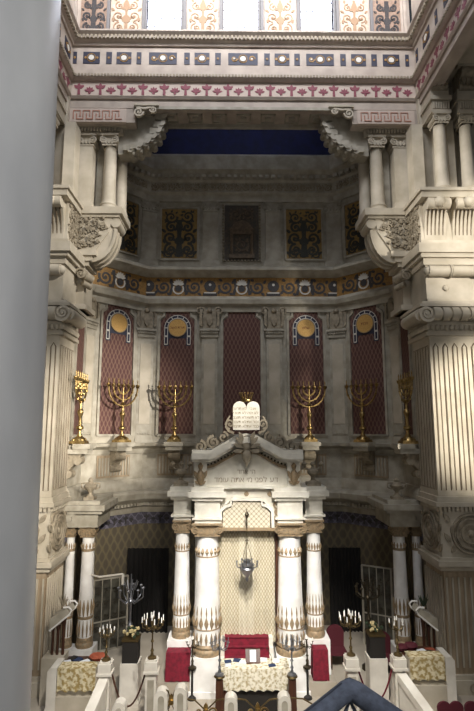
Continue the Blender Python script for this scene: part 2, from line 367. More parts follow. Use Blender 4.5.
for nm, c, rz, L in SEG:
    d = MB(F((c[0], c[1], 0), rz)); a = L/2-.12 if L > 3 else L/2-.35
    dentils(d, -a, a, -.42, -.2, zCor0+.32, zCor0+.44, .16); dentils(d, -a, a, -.62, -.3, zAt1+1.0, zAt1+1.16, .3)
    d2 = MB(F((c[0], c[1], 0), rz)); rinceau(d2, -a, a, zAt1+.45, zAt1+.85, -.34, -.28, .06, 3)
    struct(d.build('trim_9', M['stone2'], smooth=False)); struct(d2.build('trim_10', M['relief'], smooth=False))
    pd = MB(F((c[0], c[1], 0), rz)); palmette_row(pd, -a, a, zFab+.08, zPurple-.08, -.035, -.015, .3); struct(pd.build('trim_11', M['dkmos'], smooth=False))
# blue half vault
vb = MB(); K = 7; rings = []
for k in range(K+1):
    t = PI/2*k/K*.98; cc = (X0, 19.4); rings.append([(cc[0]+(p[0]-cc[0])*math.cos(t), cc[1]+(p[1]-cc[1])*math.cos(t), zTop-.05+4.6*math.sin(t)) for p in AP])
vb.add([p for r in rings for p in r], [(k*6+j, k*6+j+1, (k+1)*6+j+1, (k+1)*6+j) for k in range(K) for j in range(5)])
struct(vb.build('ceiling', M['blue']), 'midnight blue half dome over the apse')

# mosaic frieze motifs
def frieze_motifs(loc, rz, xs_white, xs_dark, L):
    T = F((loc[0], loc[1], 0), rz); wm, dm = MB(T), MB(T); H = zFr1-zFr0; zc = (zFr0+zFr1)/2
    for x in xs_white:
        for a in range(7): wm.leaf(x, zc+H*.12, H*.3, H*.13, PI*(.05+.15*a), -.07, -.03)
        wm.strip([(x+H*.26*math.cos(t*PI/6), zc-H*.1+H*.26*math.sin(t*PI/6)) for t in range(5, 14)], H*.07, -.06, -.03)
        dm.disc(x, zc-H*.08, H*.17, -.055, -.03, 12)
        for s_ in (-1, 1): dm.strip([(x+s_*H*.38, zc+H*.42), (x+s_*H*.3, zc), (x+s_*H*.42, zc-H*.4)], H*.14, -.05, -.03)
    for x in xs_dark:
        dm.disc(x, zc+H*.05, H*.3, -.055, -.03, 12); dm.box(x-H*.36, x+H*.36, -.05, -.03, zc-H*.45, zc-H*.3)
        wm.box(x-H*.3, x+H*.3, -.06, -.05, zc-H*.33, zc-H*.27); wm.disc(x, zc+H*.12, H*.07, -.065, -.05, 8)
    allx = sorted(list(xs_white)+list(xs_dark)); allx = [x for x in allx]
    for a, b in zip([-L/2]+allx, allx+[L/2]):
        if b-a < .9: continue
        m_ = (a+b)/2
        dm.spiral(m_, zc, H*.36, 1.5, H*.12, -.05, -.03, hand=1, a0=PI*.9)
        for q in range(4): an = 2*PI*q/4+.5; dm.leaf(m_+H*.36*math.cos(an), zc+H*.36*math.sin(an), H*.22, H*.14, an+.6, -.05, -.03)
    struct(wm.build('trim_12', M['nwhite'], smooth=False)); struct(dm.build('trim_13', M['dkmos'], smooth=False))
frieze_motifs((X0, 23), 0, (-3, 0, 3), (-4.4, -1.5, 1.5, 4.4), 9)
frieze_motifs((X0-5.55, 21.95), R(45), (0,), (), 2.97); frieze_motifs((X0+5.55, 21.95), R(-45), (0,), (), 2.97)
frieze_motifs((X0-6.6, 19.9), R(90), (0,), (), 2); frieze_motifs((X0+6.6, 19.9), R(-90), (0,), (), 2)

# ---------------------------------------------------------------- apse bays: panels, pilasters, attic
BAYS = [('far left side', (X0-6.6, 19.9), R(90)), ('left slanting', (X0-5.55, 21.95), R(45)), ('left of centre', (X0-3, 23), 0), ('centre', (X0, 23), 0),
        ('right of centre', (X0+3, 23), 0), ('right slanting', (X0+5.55, 21.95), R(-45)), ('far right side', (X0+6.6, 19.9), R(-90))]
zP1 = Z(312, 23)
def shoulder(w, z0, z1, s=.22):
    h = w/2; return [(-h, z0), (-h, z1-s*2), (-h+s*.4, z1-s*1.6), (-h+s, z1-s*1.2), (-h+s, z1), (h-s, z1), (h-s, z1-s*1.2), (h-s*.4, z1-s*1.6), (h, z1-s*2), (h, z0)]
def wall_panel(lab, centre):
    t = thing('damask_panel', lab, 'wall panel')
    w_ = 1.72 if centre else 1.56
    if centre == 3: w_ = .95
    MB().prism(shoulder(w_, zPan, zP1), -.035, 0).build('field', M['red'], t, False)
    o = MB(); o.strip(shoulder(w_+.14, zPan-.05, zP1+.07)+[(-(w_+.14)/2, zPan-.05)], .1, -.08, 0); o.build('frame', M['stone2'], t, False)
    if centre in (0,):
        zc = zP1-.78; r = .42
        f = MB(); h = .62; f.prism([(-h, zc-.85)]+[(-h+.0, zc)]+[(h*math.cos(PI-PI*k/12), zc+h*math.sin(PI*k/12)) for k in range(1, 12)]+[(h, zc), (h, zc-.85), (h-.22, zc-.85), (h-.22, zc-.5), (-h+.22, zc-.5), (-h+.22, zc-.85)], -.05, -.03)
        f.build('arch_mosaic', M['navy'], t, False)
        g = MB()
        for rr, n in ((.6, 15), (.46, 15)): g.strip([(rr*math.cos(PI*k/n), zc+rr*math.sin(PI*k/n)) for k in range(n+1)], .028, -.065, -.045)
        for k in range(0, 7): a = PI*k/6; g.strip([(.46*math.cos(a), zc+.46*math.sin(a)), (.6*math.cos(a), zc+.6*math.sin(a))], .035, -.065, -.045)
        for s_ in (-1, 1):
            for x in (.46, .6): g.box(s_*x-.014, s_*x+.014, -.065, -.045, zc-.78, zc)
            for zz in (0, -.38, -.42, -.78): g.box(min(s_*.46, s_*.6), max(s_*.46, s_*.6), -.065, -.045, zc+zz-.02, zc+zz+.02)
        g.build('white_border', M['nwhite'], t, False)
        MB().disc(0, zc, r, -.09, -.04, 28).build('medallion', M['disc'], t, False)
        q = MB().strip([(r*math.cos(2*PI*k/28), zc+r*math.sin(2*PI*k/28)) for k in range(29)], .035, -.1, -.06); q.build('medallion_rim', M['giltstone'], t, False)
        return t, zc
    return t, None
LAB = ['narrow dark red panel on the shadowed left side wall of the apse', 'dark red damask panel with gold medallion, leftmost facing bay behind a menorah',
       'dark red damask panel with gold medallion, just left of the ark', 'plain dark red panel without medallion directly above the tablets',
       'dark red damask panel with gold medallion, just right of the ark', 'dark red damask panel with gold medallion, rightmost facing bay',
       'narrow dark red panel on the right side wall of the apse']
INS = {1: 'ינש\nיס', 2: 'השמ תרות', 4: 'םולש', 5: 'תמא'}
for i, (nm, c, rz) in enumerate(BAYS):
    t, zc = wall_panel(LAB[i], 3 if i in (0, 6) else (1 if i == 3 else 0)); t.location = (c[0], c[1]+0, 0); t.rotation_euler = (0, 0, rz)
    if zc: text(INS[i], .17 if i != 5 else .2, M['disct'], t, (0, -.095, zc), bold=0)
# pilasters
def pilaster(lab):
    t = thing('wall_pilaster', lab, 'pilaster', group=None); zc0 = zP1-1.25
    b = MB(); b.box(-.36, .36, -.16, 0, zLedge, zc0); b.build('shaft', M['stone2'], t, False)
    b = MB(); b.box(-.25, .25, -.185, -.16, zPan+.45, zc0-.3)
    b.build('shaft_panel', M['stone'], t, False)
    b = MB(); b.box(-.42, .42, -.22, 0, zLedge, zLedge+.3, .04, .02)
    for k in range(5): b.disc((k-2)*.12, zLedge+.42, .05, -.21, -.16, 8)
    b.build('base', M['stone2'], t)
    b = MB(); b.box(-.4, .4, -.22, 0, zc0, zc0+.1); b.box(-.38, .38, -.2, 0, zc0+.1, zc0+.3); b.box(-.46, .46, -.28, 0, zc0+.3, zc0+.4)
    for k in range(9): b.ball(((k-4)*.09, -.22, zc0+.2), .055, 6)
    b.build('capital', M['stone2'], t)
    b = MB(); b.box(-.3, .3, -.2, 0, zc0+.4, zFr0-.72); b.spiral(-.42, zc0+1.25, .2, 1.6, .07, -.22, -.1, 1, 0); b.spiral(.42, zc0+1.25, .2, 1.6, .07, -.22, -.1, -1, PI)
    for s_ in (-1, 1):
        for k in range(5): b.leaf(s_*.34, zc0+.5+.16*k, .26, .12, PI/2-s_*.5, -.24, -.15)
    b.leaf(0, zc0+.5, .75, .3, PI/2, -.27, -.2); b.ball((0, -.25, zc0+1.25), .13, 10)
    b.build('console_ornament', M['relief'], t)
    return t
p0 = pilaster('cream pilaster at the left bend of the apse between two medallion panels')
PX = [(-4.5, 23, R(22.5)), (-1.5, 23, 0), (1.5, 23, 0), (4.5, 23, R(-22.5)), (-6.6, 20.9, R(67.5)), (6.6, 20.9, R(-67.5))]
PL = ['cream pilaster at the left bend of the apse between two medallion panels', 'cream pilaster left of the tablets, beside the plain red panel', 'cream pilaster right of the tablets, beside the plain red panel',
      'cream pilaster at the right bend of the apse between two medallion panels', 'cream pilaster in the left corner beside the sideways menorah', 'cream pilaster in the right corner beside the sideways menorah']
for i, (x, y, rz) in enumerate(PX):
    if i == 0: p0.location = (X0+x, y, 0); p0.rotation_euler = (0, 0, rz)
    else: dup(p0, (X0+x, y, 0), rz, PL[i])
# attic pilasters and mosaic panels
def attic_pilaster(lab):
    t = thing('attic_pilaster', lab, 'pilaster'); a, b_ = zAt0, zAt1
    MB().box(-.36, .36, -.2, 0, a+.35, b_-.5).build('shaft', M['stone2'], t, False)
    MB().box(-.46, .46, -.3, 0, a, a+.28, .02, .02).box(-.4, .4, -.25, 0, a+.28, a+.38).build('base', M['stone2'], t, False)
    m = MB(); ionic(m, 0, -.12, .72, .55, b_-.55, .3); m.build('capital', M['stone2'], t)
    return t
a0 = attic_pilaster('')
AL = ['shadowed upper pilaster at the left bend under the blue vault', 'shadowed upper pilaster left of the central carved niche', 'shadowed upper pilaster right of the central carved niche',
      'shadowed upper pilaster at the right bend under the blue vault', 'shadowed upper pilaster beside the left colonnettes', 'shadowed upper pilaster beside the right colonnettes']
for i, (x, y, rz) in enumerate(PX):
    o = a0 if i == 0 else dup(a0, (0,0,0), rz); o.location = (X0+x, y, 0); o.rotation_euler = (0, 0, rz); o['label'] = AL[i]
def attic_panel(lab):
    t = thing('arabesque_panel', lab, 'mosaic panel'); a, b_ = zAt0+.45, zAt1-.35
    MB().box(-.85, .85, -.04, 0, a, b_).build('ground', M['yel'], t, False)
    m = MB(); arabesque(m, 1.6, a+.05, b_-.5, -.07, -.035, .12); rinceau(m, -.8, .8, b_-.75, b_-.05, -.06, -.035, .09, 4); rinceau(m, -.8, .8, a+.02, a+.5, -.06, -.035, .07, 6); m.build('arabesque', M['dgreen'], t, False)
    m = MB().strip([(-.9, a-.05), (-.9, b_+.05), (.9, b_+.05), (.9, a-.05), (-.9, a-.05)], .1, -.09, 0); m.build('frame', M['stone2'], t, False)
    return t
ap = attic_panel('yellow and dark arabesque mosaic panel, left of the carved niche')
APL = {1: 'yellow arabesque mosaic partly behind the left colonnettes', 2: '', 4: 'yellow and dark arabesque mosaic panel, right of the carved niche', 5: 'yellow arabesque mosaic partly behind the right colonnettes'}
for i in (1, 2, 4, 5):
    c, rz = BAYS[i][1], BAYS[i][2]
    if i == 2: ap.location = (c[0], c[1], 0); continue
    dup(ap, (c[0], c[1], 0), rz, APL[i])
t = thing('carved_niche', 'dark carved tabernacle relief with beaded border, centre of the upper apse', 'relief', (X0, 23, 0)); a, b_ = zAt0+.35, zAt1-.15
MB().box(-.82, .82, -.06, 0, a, b_).build('back', mat('dark_brown_relief', '#4d4233', .7, c2='#33302a', scale=10, bump=.4), t, False)
m = MB()
for k in range(20):
    for s_ in (-1, 1): m.ball((s_*.88, -.08, a+(b_-a)*k/19), .06, 6)
for k in range(11): m.ball((-.8+.16*k, -.08, a-.02), .06, 6)
m.build('beaded_border', M['relief'], t)
m = MB(); m.box(-.6, .6, -.16, -.05, a+.1, a+.3); m.box(-.55, .55, -.14, -.05, a+1.3, a+1.5)
for x in (-.48, .48): m.cyl((x, -.12, a+.3), (x, -.12, a+1.3), .07, 8)
m.prism([(-.6, a+1.5), (.6, a+1.5), (.35, a+1.85), (0, a+2.0), (-.35, a+1.85)], -.16, -.05); rinceau(m, -.38, .38, a+.4, a+1.2, -.1, -.05, .07, 5); rinceau(m, -.6, .6, a+2.0, b_-.1, -.1, -.05, .06, 8)
m.build('tabernacle', mat('brown_carving', '#6d5a43', .6, c2='#4b3f30', scale=8), t)

# dado: reeded panels and brackets
def dado_panel(lab):
    t = thing('reeded_panel', lab, 'wall panel')
    MB().box(-.8, .8, -.06, 0, zDado+.12, zLedge-.5).build('ground', M['tan'], t, False)
    m = MB()
    for k in range(11):
        x = -.7+.14*k; m.box(x-.035, x+.035, -.1, -.05, zDado+.2, zLedge-.6)
    m.build('reeds', M['stone2'], t, False); return t
d0 = dado_panel('')
DL = {0: 'reeded dado panel on the far left side wall', 1: 'reeded tan dado panel beneath the leftmost facing menorah', 2: 'reeded tan dado panel beneath the menorah just left of the ark', 3: 'reeded dado panel hidden behind the tablets',
      4: 'reeded tan dado panel beneath the menorah just right of the ark', 5: 'reeded tan dado panel beneath the rightmost facing menorah', 6: 'reeded dado panel on the far right side wall'}
first = True
for i in (1, 2, 4, 5):
    c, rz = BAYS[i][1], BAYS[i][2]
    if first: d0.location = (c[0], c[1], 0); d0.rotation_euler = (0, 0, rz); d0['label'] = DL[i]; first = False
    else: dup(d0, (c[0], c[1], 0), rz, DL[i])
def bracket(lab):
    t = thing('menorah_bracket', lab, 'bracket')
    m = MB(); m.box(-.42, .42, -.95, -.3, zLedge-.12, zLedge+.06); m.box(-.36, .36, -.85, 0, zLedge-.3, zLedge-.12); m.build('shelf', M['stone2'], t, False)
    m = MB(); m.prismx(console_poly(.6, zDado+.35, zLedge-.3), -.22, .22); m.cyl((-.25, -.45, zLedge-.55), (.25, -.45, zLedge-.55), .16, 12); m.cyl((-.25, -.14, zDado+.5), (.25, -.14, zDado+.5), .14, 12)
    m.build('scroll', M['relief'], t); return t
MPOS = [(0, 'sideways in the far left corner'), (1, 'leftmost facing forward'), (2, 'just left of the white tablets'), (4, 'just right of the white tablets'), (5, 'rightmost facing forward'), (6, 'sideways in the far right corner')]
def menorah(lab):
    t = thing('menorah', lab, 'menorah')
    m = MB(); m.box(-.27, .27, -.27, .27, 0, .1, .02, .02); m.lathe(0, 0, [(.24, .1), (.2, .18), (.1, .25), (.09, .3)], 12); 
    for a in range(4): q = a*PI/2+PI/4; m.ball((.2*math.cos(q), .2*math.sin(q), .12), .08, 6)
    m.build('base', M['gold'], t)
    m = MB(); m.lathe(0, 0, [(.08, .28), (.05, .36), (.06, .45), (.13, .5), (.13, .56), (.06, .62), (.055, .9), (.09, .98), (.11, 1.05), (.09, 1.12), (.05, 1.16), (.045, 1.4), (.1, 1.46), (.04, 1.52), (.035, 2.1)], 12); m.build('stem', M['gold'], t)
    for k, r in enumerate((.66, .45, .24)):
        m = MB(); zc = 2.08; pts = [(r*math.cos(PI+PI*j/16), 0, zc+1.0*r*math.sin(PI+PI*j/16)*(1.08)) for j in range(17)]
        m.tube(pts, .034, 6)
        for j in (2, 5, 11, 14): m.ball(pts[j], .06, 6)
        m.build('arm', M['gold'], t)
    for k in range(7):
        x = (k-3)*.22; m = MB(); m.lathe(x, 0, [(.03, 2.06), (.075, 2.12), (.08, 2.2), (.03, 2.2)], 8); cp = m.build('cup', M['gold'], t)
        f = MB(); f.lathe(x, 0, [(.02, 2.2), (.02, 2.3), (.028, 2.33), (.004, 2.42)], 6); f.build('flame_finial', M['gold'], cp)
    return t
b0 = bracket(''); m0 = menorah('')
for k, (i, lab) in enumerate(MPOS):
    c, rz = BAYS[i][1], BAYS[i][2]
    side = i in (0, 6)
    for src, nm, off in ((b0, 'stone scroll bracket under the menorah ', 0), (m0, 'tall golden seven-branched menorah, ', .6)):
        o = src if k == 0 else dup(src, (0,0,0), scale=(1.1, 1.1, 1.12) if off else None); n = Vector((math.sin(rz), -math.cos(rz)))
        off = .42 if (off and side) else off; o.location = (c[0]+n.x*off, c[1]+n.y*off-(.85 if side else 0), zLedge+.06 if off else 0); o.rotation_euler = (0, 0, rz); o['label'] = nm+lab
m0.scale = (1.1, 1.1, 1.12)

# ---------------------------------------------------------------- upper front wall and side walls of the drum
YU = 18.4; WU = 7.0
zu = lambda py: Z(py, YU)
zS = zu(109)           # soffit height
struct(MB().box(X0-WU, X0+WU, YU, YU+1.1, zS, zu(38)).build('wall_front', M['upper'], smooth=False))
# windowed wall above the cornice, with real openings
wins = [(147, 181), (224, 258), (301, 333)]
zw0 = zu(26); y2 = YU+.25
xs = [-WU-.0]+[W(p, 15, y2).x-X0 for wv in wins for p in wv]+[WU]
m = MB()
for k in range(0, len(xs), 2): m.box(X0+xs[k], X0+xs[k+1], y2, y2+.6, zu(38), 29)
for k in range(1, len(xs)-1, 2): m.box(X0+xs[k], X0+xs[k+1], y2, y2+.6, zu(38), zw0)
struct(m.build('wall_drum_front', M['upper'], smooth=False))
for k, (a, b_) in enumerate(wins):
    xa, xb = W(a, 15, y2).x, W(b_, 15, y2).x
    o = struct(MB().box(xa, xb, y2+.3, y2+.34, zw0, 29).build('window_%d' % (k+1), M['win'], smooth=False), 'daylit upper window with lead bars')
    g = MB()
    for q in range(1, 5): g.box(xa+(xb-xa)*q/5-.012, xa+(xb-xa)*q/5+.012, y2+.25, y2+.29, zw0, 29)
    for q in range(9): g.box(xa, xb, y2+.25, y2+.29, zw0+.4*q-.012, zw0+.4*q+.012)
    g.build('window_lattice', M['lead'], o, False)
    g = MB().box(xa-.1, xa, y2-.06, y2+.3, zw0-.1, 29).box(xb, xb+.1, y2-.06, y2+.3, zw0-.1, 29).box(xa-.1, xb+.1, y2-.06, y2+.3, zw0-.1, zw0); g.build('window_frame', M['glt'], o, False)
    s_ = thing('sill_mosaic', 'ochre mosaic strip below the upper window, %s' % ('left', 'middle', 'right')[k], 'mosaic panel')
    zA, zB = zu(36.5), zw0-.12; MB().box(xa+.05, xb-.05, y2-.03, y2, zA, zB).build('ground', M['yel'], s_, False)
    q = MB(); q.T = Matrix.Translation(((xa+xb)/2, 0, 0)); rinceau(q, -(xb-xa)/2+.1, (xb-xa)/2-.1, zA+.03, zB-.03, y2-.05, y2-.03, .04, 2); q.build('scrollwork', M['brnmos'], s_, False)
ML = [(81, 107, 1, 'dark arabesque mosaic panel at the top left corner'), (111, 142, 0, 'pale arabesque mosaic panel left of the first upper window'), (188, 218, 0, 'pale arabesque mosaic panel between first and second upper windows'),
      (265, 295, 0, 'pale arabesque mosaic panel between second and third upper windows'), (340, 368, 0, 'pale arabesque mosaic panel right of the third upper window'), (373, 400, 1, 'dark arabesque mosaic panel at the top right corner')]
for a, b_, dk, lab in ML:
    xa, xb = W(a, 15, y2).x, W(b_, 15, y2).x; t = thing('arabesque_panel', lab, 'mosaic panel', ((xa+xb)/2, y2, 0)); h = (xb-xa)/2
    MB().box(-h, h, -.03, 0, zu(33), 28).build('ground', M['dkgr' if dk else 'ltmos'], t, False)
    q = MB(); arabesque(q, 2*h-.1, zu(32), zu(32)+1.75, -.05, -.025, .09 if dk else .05); arabesque(q, 2*h-.1, zu(32)+1.8, 28, -.05, -.025, .09 if dk else .05); q.build('arabesque', M['dkmos' if dk else 'brnmos'], t, False)
for p in (76, 109, 144, 185, 221, 262, 298, 337, 371, 404):
    x = W(p, 15, y2).x; struct(MB().box(x-.06, x+.06, y2-.12, y2, zu(38), 29).build('trim_14', M['glt'] if p not in (76, 404) else M['upper'], smooth=False))
# side walls of the drum, running towards the viewer
for s_ in (-1, 1):
    x = X0+s_*WU; q = MB().box(min(x, x+s_*.5), max(x, x+s_*.5), 9.0, YU, zS+.1, 29)
    struct(q.build('wall_drum_left' if s_ < 0 else 'wall_drum_right', M['upper'], smooth=False))
UP = [(X0-WU, 9.0), (X0-WU, YU), (X0+WU, YU), (X0+WU, 9.0)]
def uframe(k):  # 0 front, -1 left, 1 right: frame with length
    return (F((X0, YU, 0), 0), WU) if k == 0 else (F((X0+k*WU, 13.7, 0), R(-90*k)), 4.7)
def ustruct(nm, prof, m): return struct(MB().sweep(UP, prof).build(nm, m, angle=30))
z97, z84, z67, z53, z47, z38 = zu(97.5), zu(83), zu(67), zu(53), zu(48), zu(38)
ustruct('trim_15', [(0, z97-.14), (.06, z97-.14), (.12, z97-.04), (.05, z97), (0, z97)], M['upper'])
ustruct('trim_16', [(0, z84), (.1, z84), (.2, z84+.1), (.2, z84+.2), (.1, z84+.26), (0, z84+.3)], M['upper'])
ustruct('trim_17', [(0, z47), (.08, z47), (.1, z47+.1), (.25, z47+.18), (.25, z47+.3), (.4, z38-.05), (.4, z38+.02), (0, z38+.06)], M['upper'])
for k in (-1, 0, 1):
    T, a = uframe(k)
    q = MB(T).box(-a, a, -.02, 0, z97, z84); struct(q.build('trim_18', M['palefrz'], smooth=False))
    q = MB(T); palmette_row(q, -a+.15, a-.15, z97+.06, z84-.06, -.035, -.018, .43); struct(q.build('trim_19', M['redfrz'], smooth=False))
    q = MB(T); dentils(q, -a+.2, a-.2, -.24, -.1, z84+.1, z84+.2, .13); dentils(q, -a+.3, a-.3, -.33, -.2, z47+.16, z47+.3, .16); struct(q.build('trim_20', M['relief'], smooth=False))
    # mosaic cartouches
    if k == 0: spec = [(75, 2), (91.5, 9), (109, 3), (124, 8), (139, 2.5), (163, 15), (187, 3), (202, 8), (218, 3), (243, 16), (267, 3), (282, 8), (297, 3), (320, 15), (343, 3), (358.5, 8), (374, 3), (391, 9), (407, 2)]
    else: spec = None
    items = []
    if spec: items = [(W(p, 60, YU).x-X0, h*.0375) for p, h in spec]
    else: items = [(-a+.3+j*.95, (.1, .32, .1, .3)[j % 4]) for j in range(10)]
    dk, wh, oc = MB(T), MB(T), MB(T)
    for x, h in items:
        dk.box(x-h, x+h, -.02, 0, z53-.55, z53-.02)
        zc = z53-.285
        if h > .2: wh.disc(x, zc, .115, -.04, -.02, 14); oc.strip([(x+.17*math.cos(2*PI*j/16), zc+.17*math.sin(2*PI*j/16)) for j in range(17)], .03, -.035, -.02)
        if h > .4:
            for s2 in (-1, 1): oc.spiral(x+s2*.36, zc, .13, 1.3, .05, -.035, -.02, s2, 0); wh.disc(x+s2*.36, zc, .04, -.04, -.02, 8)
        elif h > .2:
            for s2 in (-1, 1): oc.leaf(x+s2*.19, zc, .1, .12, 0 if s2 > 0 else PI, -.035, -.02)
        else: oc.disc(x, zc, .05, -.035, -.02, 8)
    struct(dk.build('trim_21', M['navy'], smooth=False)); struct(wh.build('trim_22', M['nwhite'], smooth=False)); struct(oc.build('trim_23', M['ochre'], smooth=False))
# greek key panels
for s_ in (-1, 1):
    xa, xb = sorted((W(70 if s_ < 0 else 414, 113, YU).x, W(126 if s_ < 0 else 357, 113, YU).x)); zA, zB = zu(122), zu(111)
    t = thing('greek_key_panel', 'terracotta greek key inlay above the %s colonnettes' % ('left' if s_ < 0 else 'right'), 'inlay panel', (0, YU, 0))
    MB().box(xa, xb, -.03, .1, zA-.05, zB+.05).build('ground', M['palefrz'], t, False)
    q = MB(); greek_key(q, xa+.15, xb-.15, zA+.06, zB-.06, -.05, -.03, .035); q.build('meander', M['keyred'], t, False)
    # upper walls reach down beside the opening: lintel over the wings
    struct(MB().box(min(X0+s_*4.35, X0+s_*WU), max(X0+s_*4.35, X0+s_*WU), YU+.02, YU+1.1, zu(123), zS).build('wall_front', M['upper'], smooth=False))
# coffered soffit
so = MB()
for k in range(9):
    x = X0-4.0+k; so.box(x-.3, x+.3, YU+.3, YU+.35, zS-.06, zS+.01); so.box(x-.3, x+.3, YU+.85, YU+.9, zS-.06, zS+.01); so.box(x-.3, x-.25, YU+.3, YU+.9, zS-.06, zS+.01); so.box(x+.25, x+.3, YU+.3, YU+.9, zS-.06, zS+.01)
    so.box(x-.12, x+.12, YU+.5, YU+.7, zS-.08, zS+.01)
struct(so.build('trim_24', M['stone2'], smooth=False))
so = MB().box(X0-4.4, X0+4.4, YU-.05, YU, zS-.06, zS+.06).box(X0-4.4, X0+4.4, YU+1.0, YU+1.15, zS-.15, zS+.0); struct(so.build('trim_25', M['stone2'], smooth=False))

# ---------------------------------------------------------------- wings with colonnettes, and fluted pillars
YW = 18.7; YP = 17.3; zL = 17.0; zC = 20.15
for s_ in (-1, 1):
    side = 'left' if s_ < 0 else 'right'
    S = Matrix.Translation((X0, 0, 0)) @ Matrix.Scale(s_, 4, (1, 0, 0))
    # haunch consoles stepping down from the soffit
    t = thing('haunch_console', 'carved scroll console at the %s end of the great soffit' % side, 'console')
    q = MB(S)
    cv = [(3.25+1.75*(1-math.cos(PI/2*j/8)), zS-1.75*math.sin(PI/2*j/8)*.98) for j in range(9)]
    q.prism([(5.1, zS-.02)]+[(x, z) for x, z in cv]+[(5.1, zS-1.7)], YU+.5, YU+1.08)
    for j in range(7):
        x = 3.3+1.55*(1-math.cos(PI/2*(j+.6)/7.5)); z = zS-1.6*math.sin(PI/2*(j+.6)/7.5)
        q.cyl((x, YU+.3, z), (x, YU+1.15, z), .14, 10); q.box(x, x+.3, YU+.32, YU+1.1, z-.05, z+.2)
        for c in range(2): q.leaf(x+.02, z-.02, .3, .18, PI/2+.9, YU+.26+c*.4, YU+.3+c*.4); q.ball((x-.08, YU+.45+c*.35, z-.12), .09, 8)
    q.build('stepped_corbels', M['stone2'], t)
    q = MB(S); q.spiral(4.2, zS-.22, .2, 1.7, .07, YU-.12, YU, 1, PI); q.spiral(3.62, zS-.12, .14, 1.6, .05, YU-.12, YU, -1, 0); q.strip([(4.3, zS-.02), (3.95, zS-.06), (3.6, zS+.02)], .08, YU-.1, YU); q.box(3.4, 4.4, YU-.14, YU, zS+.04, zS+.12)
    q.build('front_volute', M['stone'], t)
    # wing entablature
    t = thing('colonnette_bay', 'cream bay with paired Ionic colonnettes on a carved ledge, %s of the opening' % side, 'colonnade')
    q = MB(S); q.box(4.9, 7.0, YW+.1, 20.0, zC, zu(123)+.02); q.box(4.75, 7.0, YW-.05, 20.1, zC+.3, zC+.42); dentils(q, 5.0, 6.95, YW-.02, YW+.1, zC+.12, zC+.28, .12); q.build('entablature', M['stone'], t, False)
    q = MB(S); r = .27; q.lathe(5.42, YW+.3, [(.36, zL), (.36, zL+.1), (.31, zL+.14), (.34, zL+.2), (r+.02, zL+.28), (r, zL+.4), (r-.03, zC-.5)], 20); q.build('colonnette', M['stone'], t)
    q = MB(S); q.lathe(5.1, YW+1.0, [(.3, zL), (.3, zL+.1), (r-.03, zL+.3), (r-.05, zC-.5)], 16); q.build('colonnette', M['stone'], t)
    q = MB(S); q.box(6.08, 6.62, YW+.05, YW+.7, zL+.3, zC-.5); q.box(6.0, 6.7, YW, YW+.75, zL, zL+.3, .05, .03); q.build('pier', M['stone'], t, False)
    q = MB(S); q.box(6.62, 7.0, YW+.3, YW+.8, zL, zC); q.box(5.75, 6.05, YW+.6, YW+.9, zL, zC); q.build('back_pier', M['stone2'], t, False)
    q = MB(S); ionic(q, 5.42, YW+.3, .58, .5, zC-.5, .6); ionic(q, 6.35, YW+.35, .62, .5, zC-.5, .65); q.build('capital', M['stone'], t)
    q = MB(S); ionic(q, 5.1, YW+1.0, .5, .5, zC-.5, .5); q.build('capital', M['stone'], t)
    # side return cornice
    q = MB(S); q.box(4.78, 7.0, YW-.1, 20.2, zL-.28, zL); q.box(4.9, 7.0, YW-.02, 20.1, zL-.4, zL-.28); q.build('ledge', M['stone'], t, False)
    # relief block
    zb0, zb1 = 15.25, zL-.4
    q = MB(S); q.prism([(5.2, zb1), (6.5, zb1), (6.5, zb0), (5.8, zb0), (5.62, zb0+.3), (5.3, zb0+.8)], YW+.05, 20.0); q.build('bracket_block', M['stone'], t, False)
    q = MB(S); foliage(q, 5.35, 6.46, zb0+.05, zb1-.05, YW-.03, YW+.06, 4, lambda x, z: x > 5.4+.5*max(0, 1-(z-zb0)/.8))
    q.build('carved_foliage', M['relief'], t)
    q = MB(S)   # big fluted quarter scroll under the overhang
    pts = []
    for k in range(11): a = -PI/2+PI/2*k/10*1.15; pts.append((6.0-1.0*math.cos(a)*0-.0, 0))
    arc = [(5.95-.9*math.sin(PI/2*k/8), zb1-.45-(zb1-zb0-.05)*math.cos(PI/2*k/8)) for k in range(9)]; prof = [(5.05, zb1), (5.5, zb1), (5.95, zb0+.15)]+arc
    q.prism(prof, YW+.12, YW+.95)
    for yy in (YW+.12, YW+.5, YW+.9): q.strip(arc, .12, yy-.05, yy+.05)
    q.cyl((5.05, YW+.05, zb1-.2), (5.05, YW+1.0, zb1-.2), .2, 14); q.build('scroll_bracket', M['stone'], t)
    # lower stepped block
    q = MB(S)
    q.box(5.75, 6.5, YW-.05, 20.0, zb0-.22, zb0); q.box(5.9, 6.5, YW+.03, 20.0, zb0-.42, zb0-.22); q.box(6.05, 6.5, YW+.1, 20.0, zb0-.6, zb0-.42)
    q.box(6.2, 6.5, YW+.15, 20.0, 12.9, zb0-.6); q.box(6.05, 6.5, YW+.0, 20.0, 12.9, 13.1)
    q.build('stepped_corbel', M['stone'], t, False)
    q = MB(S); q.cyl((5.95, YW+.2, 14.1), (6.25, YW-.25, 14.25), .18, 12); q.cyl((5.95, YW+.2, 13.8), (6.2, YW-.1, 13.9), .12, 10); q.spiral(6.22, 14.2, .24, 1.6, .08, YW-.3, YW-.2, 1, 0); q.build('small_scroll', M['relief'], t)
    # ---- pillar
    t = thing('fluted_pillar', 'tall %s square pillar with fluted faces, roundel and scroll capital' % ('sunlit right' if s_ > 0 else 'left'), 'pillar')
    x1 = 9.0
    q = MB(S); q.box(6.5, x1, YP, 18.9, 6.1, 11.6); q.build('shaft', M['stone'], t, False)
    q = MB(S)
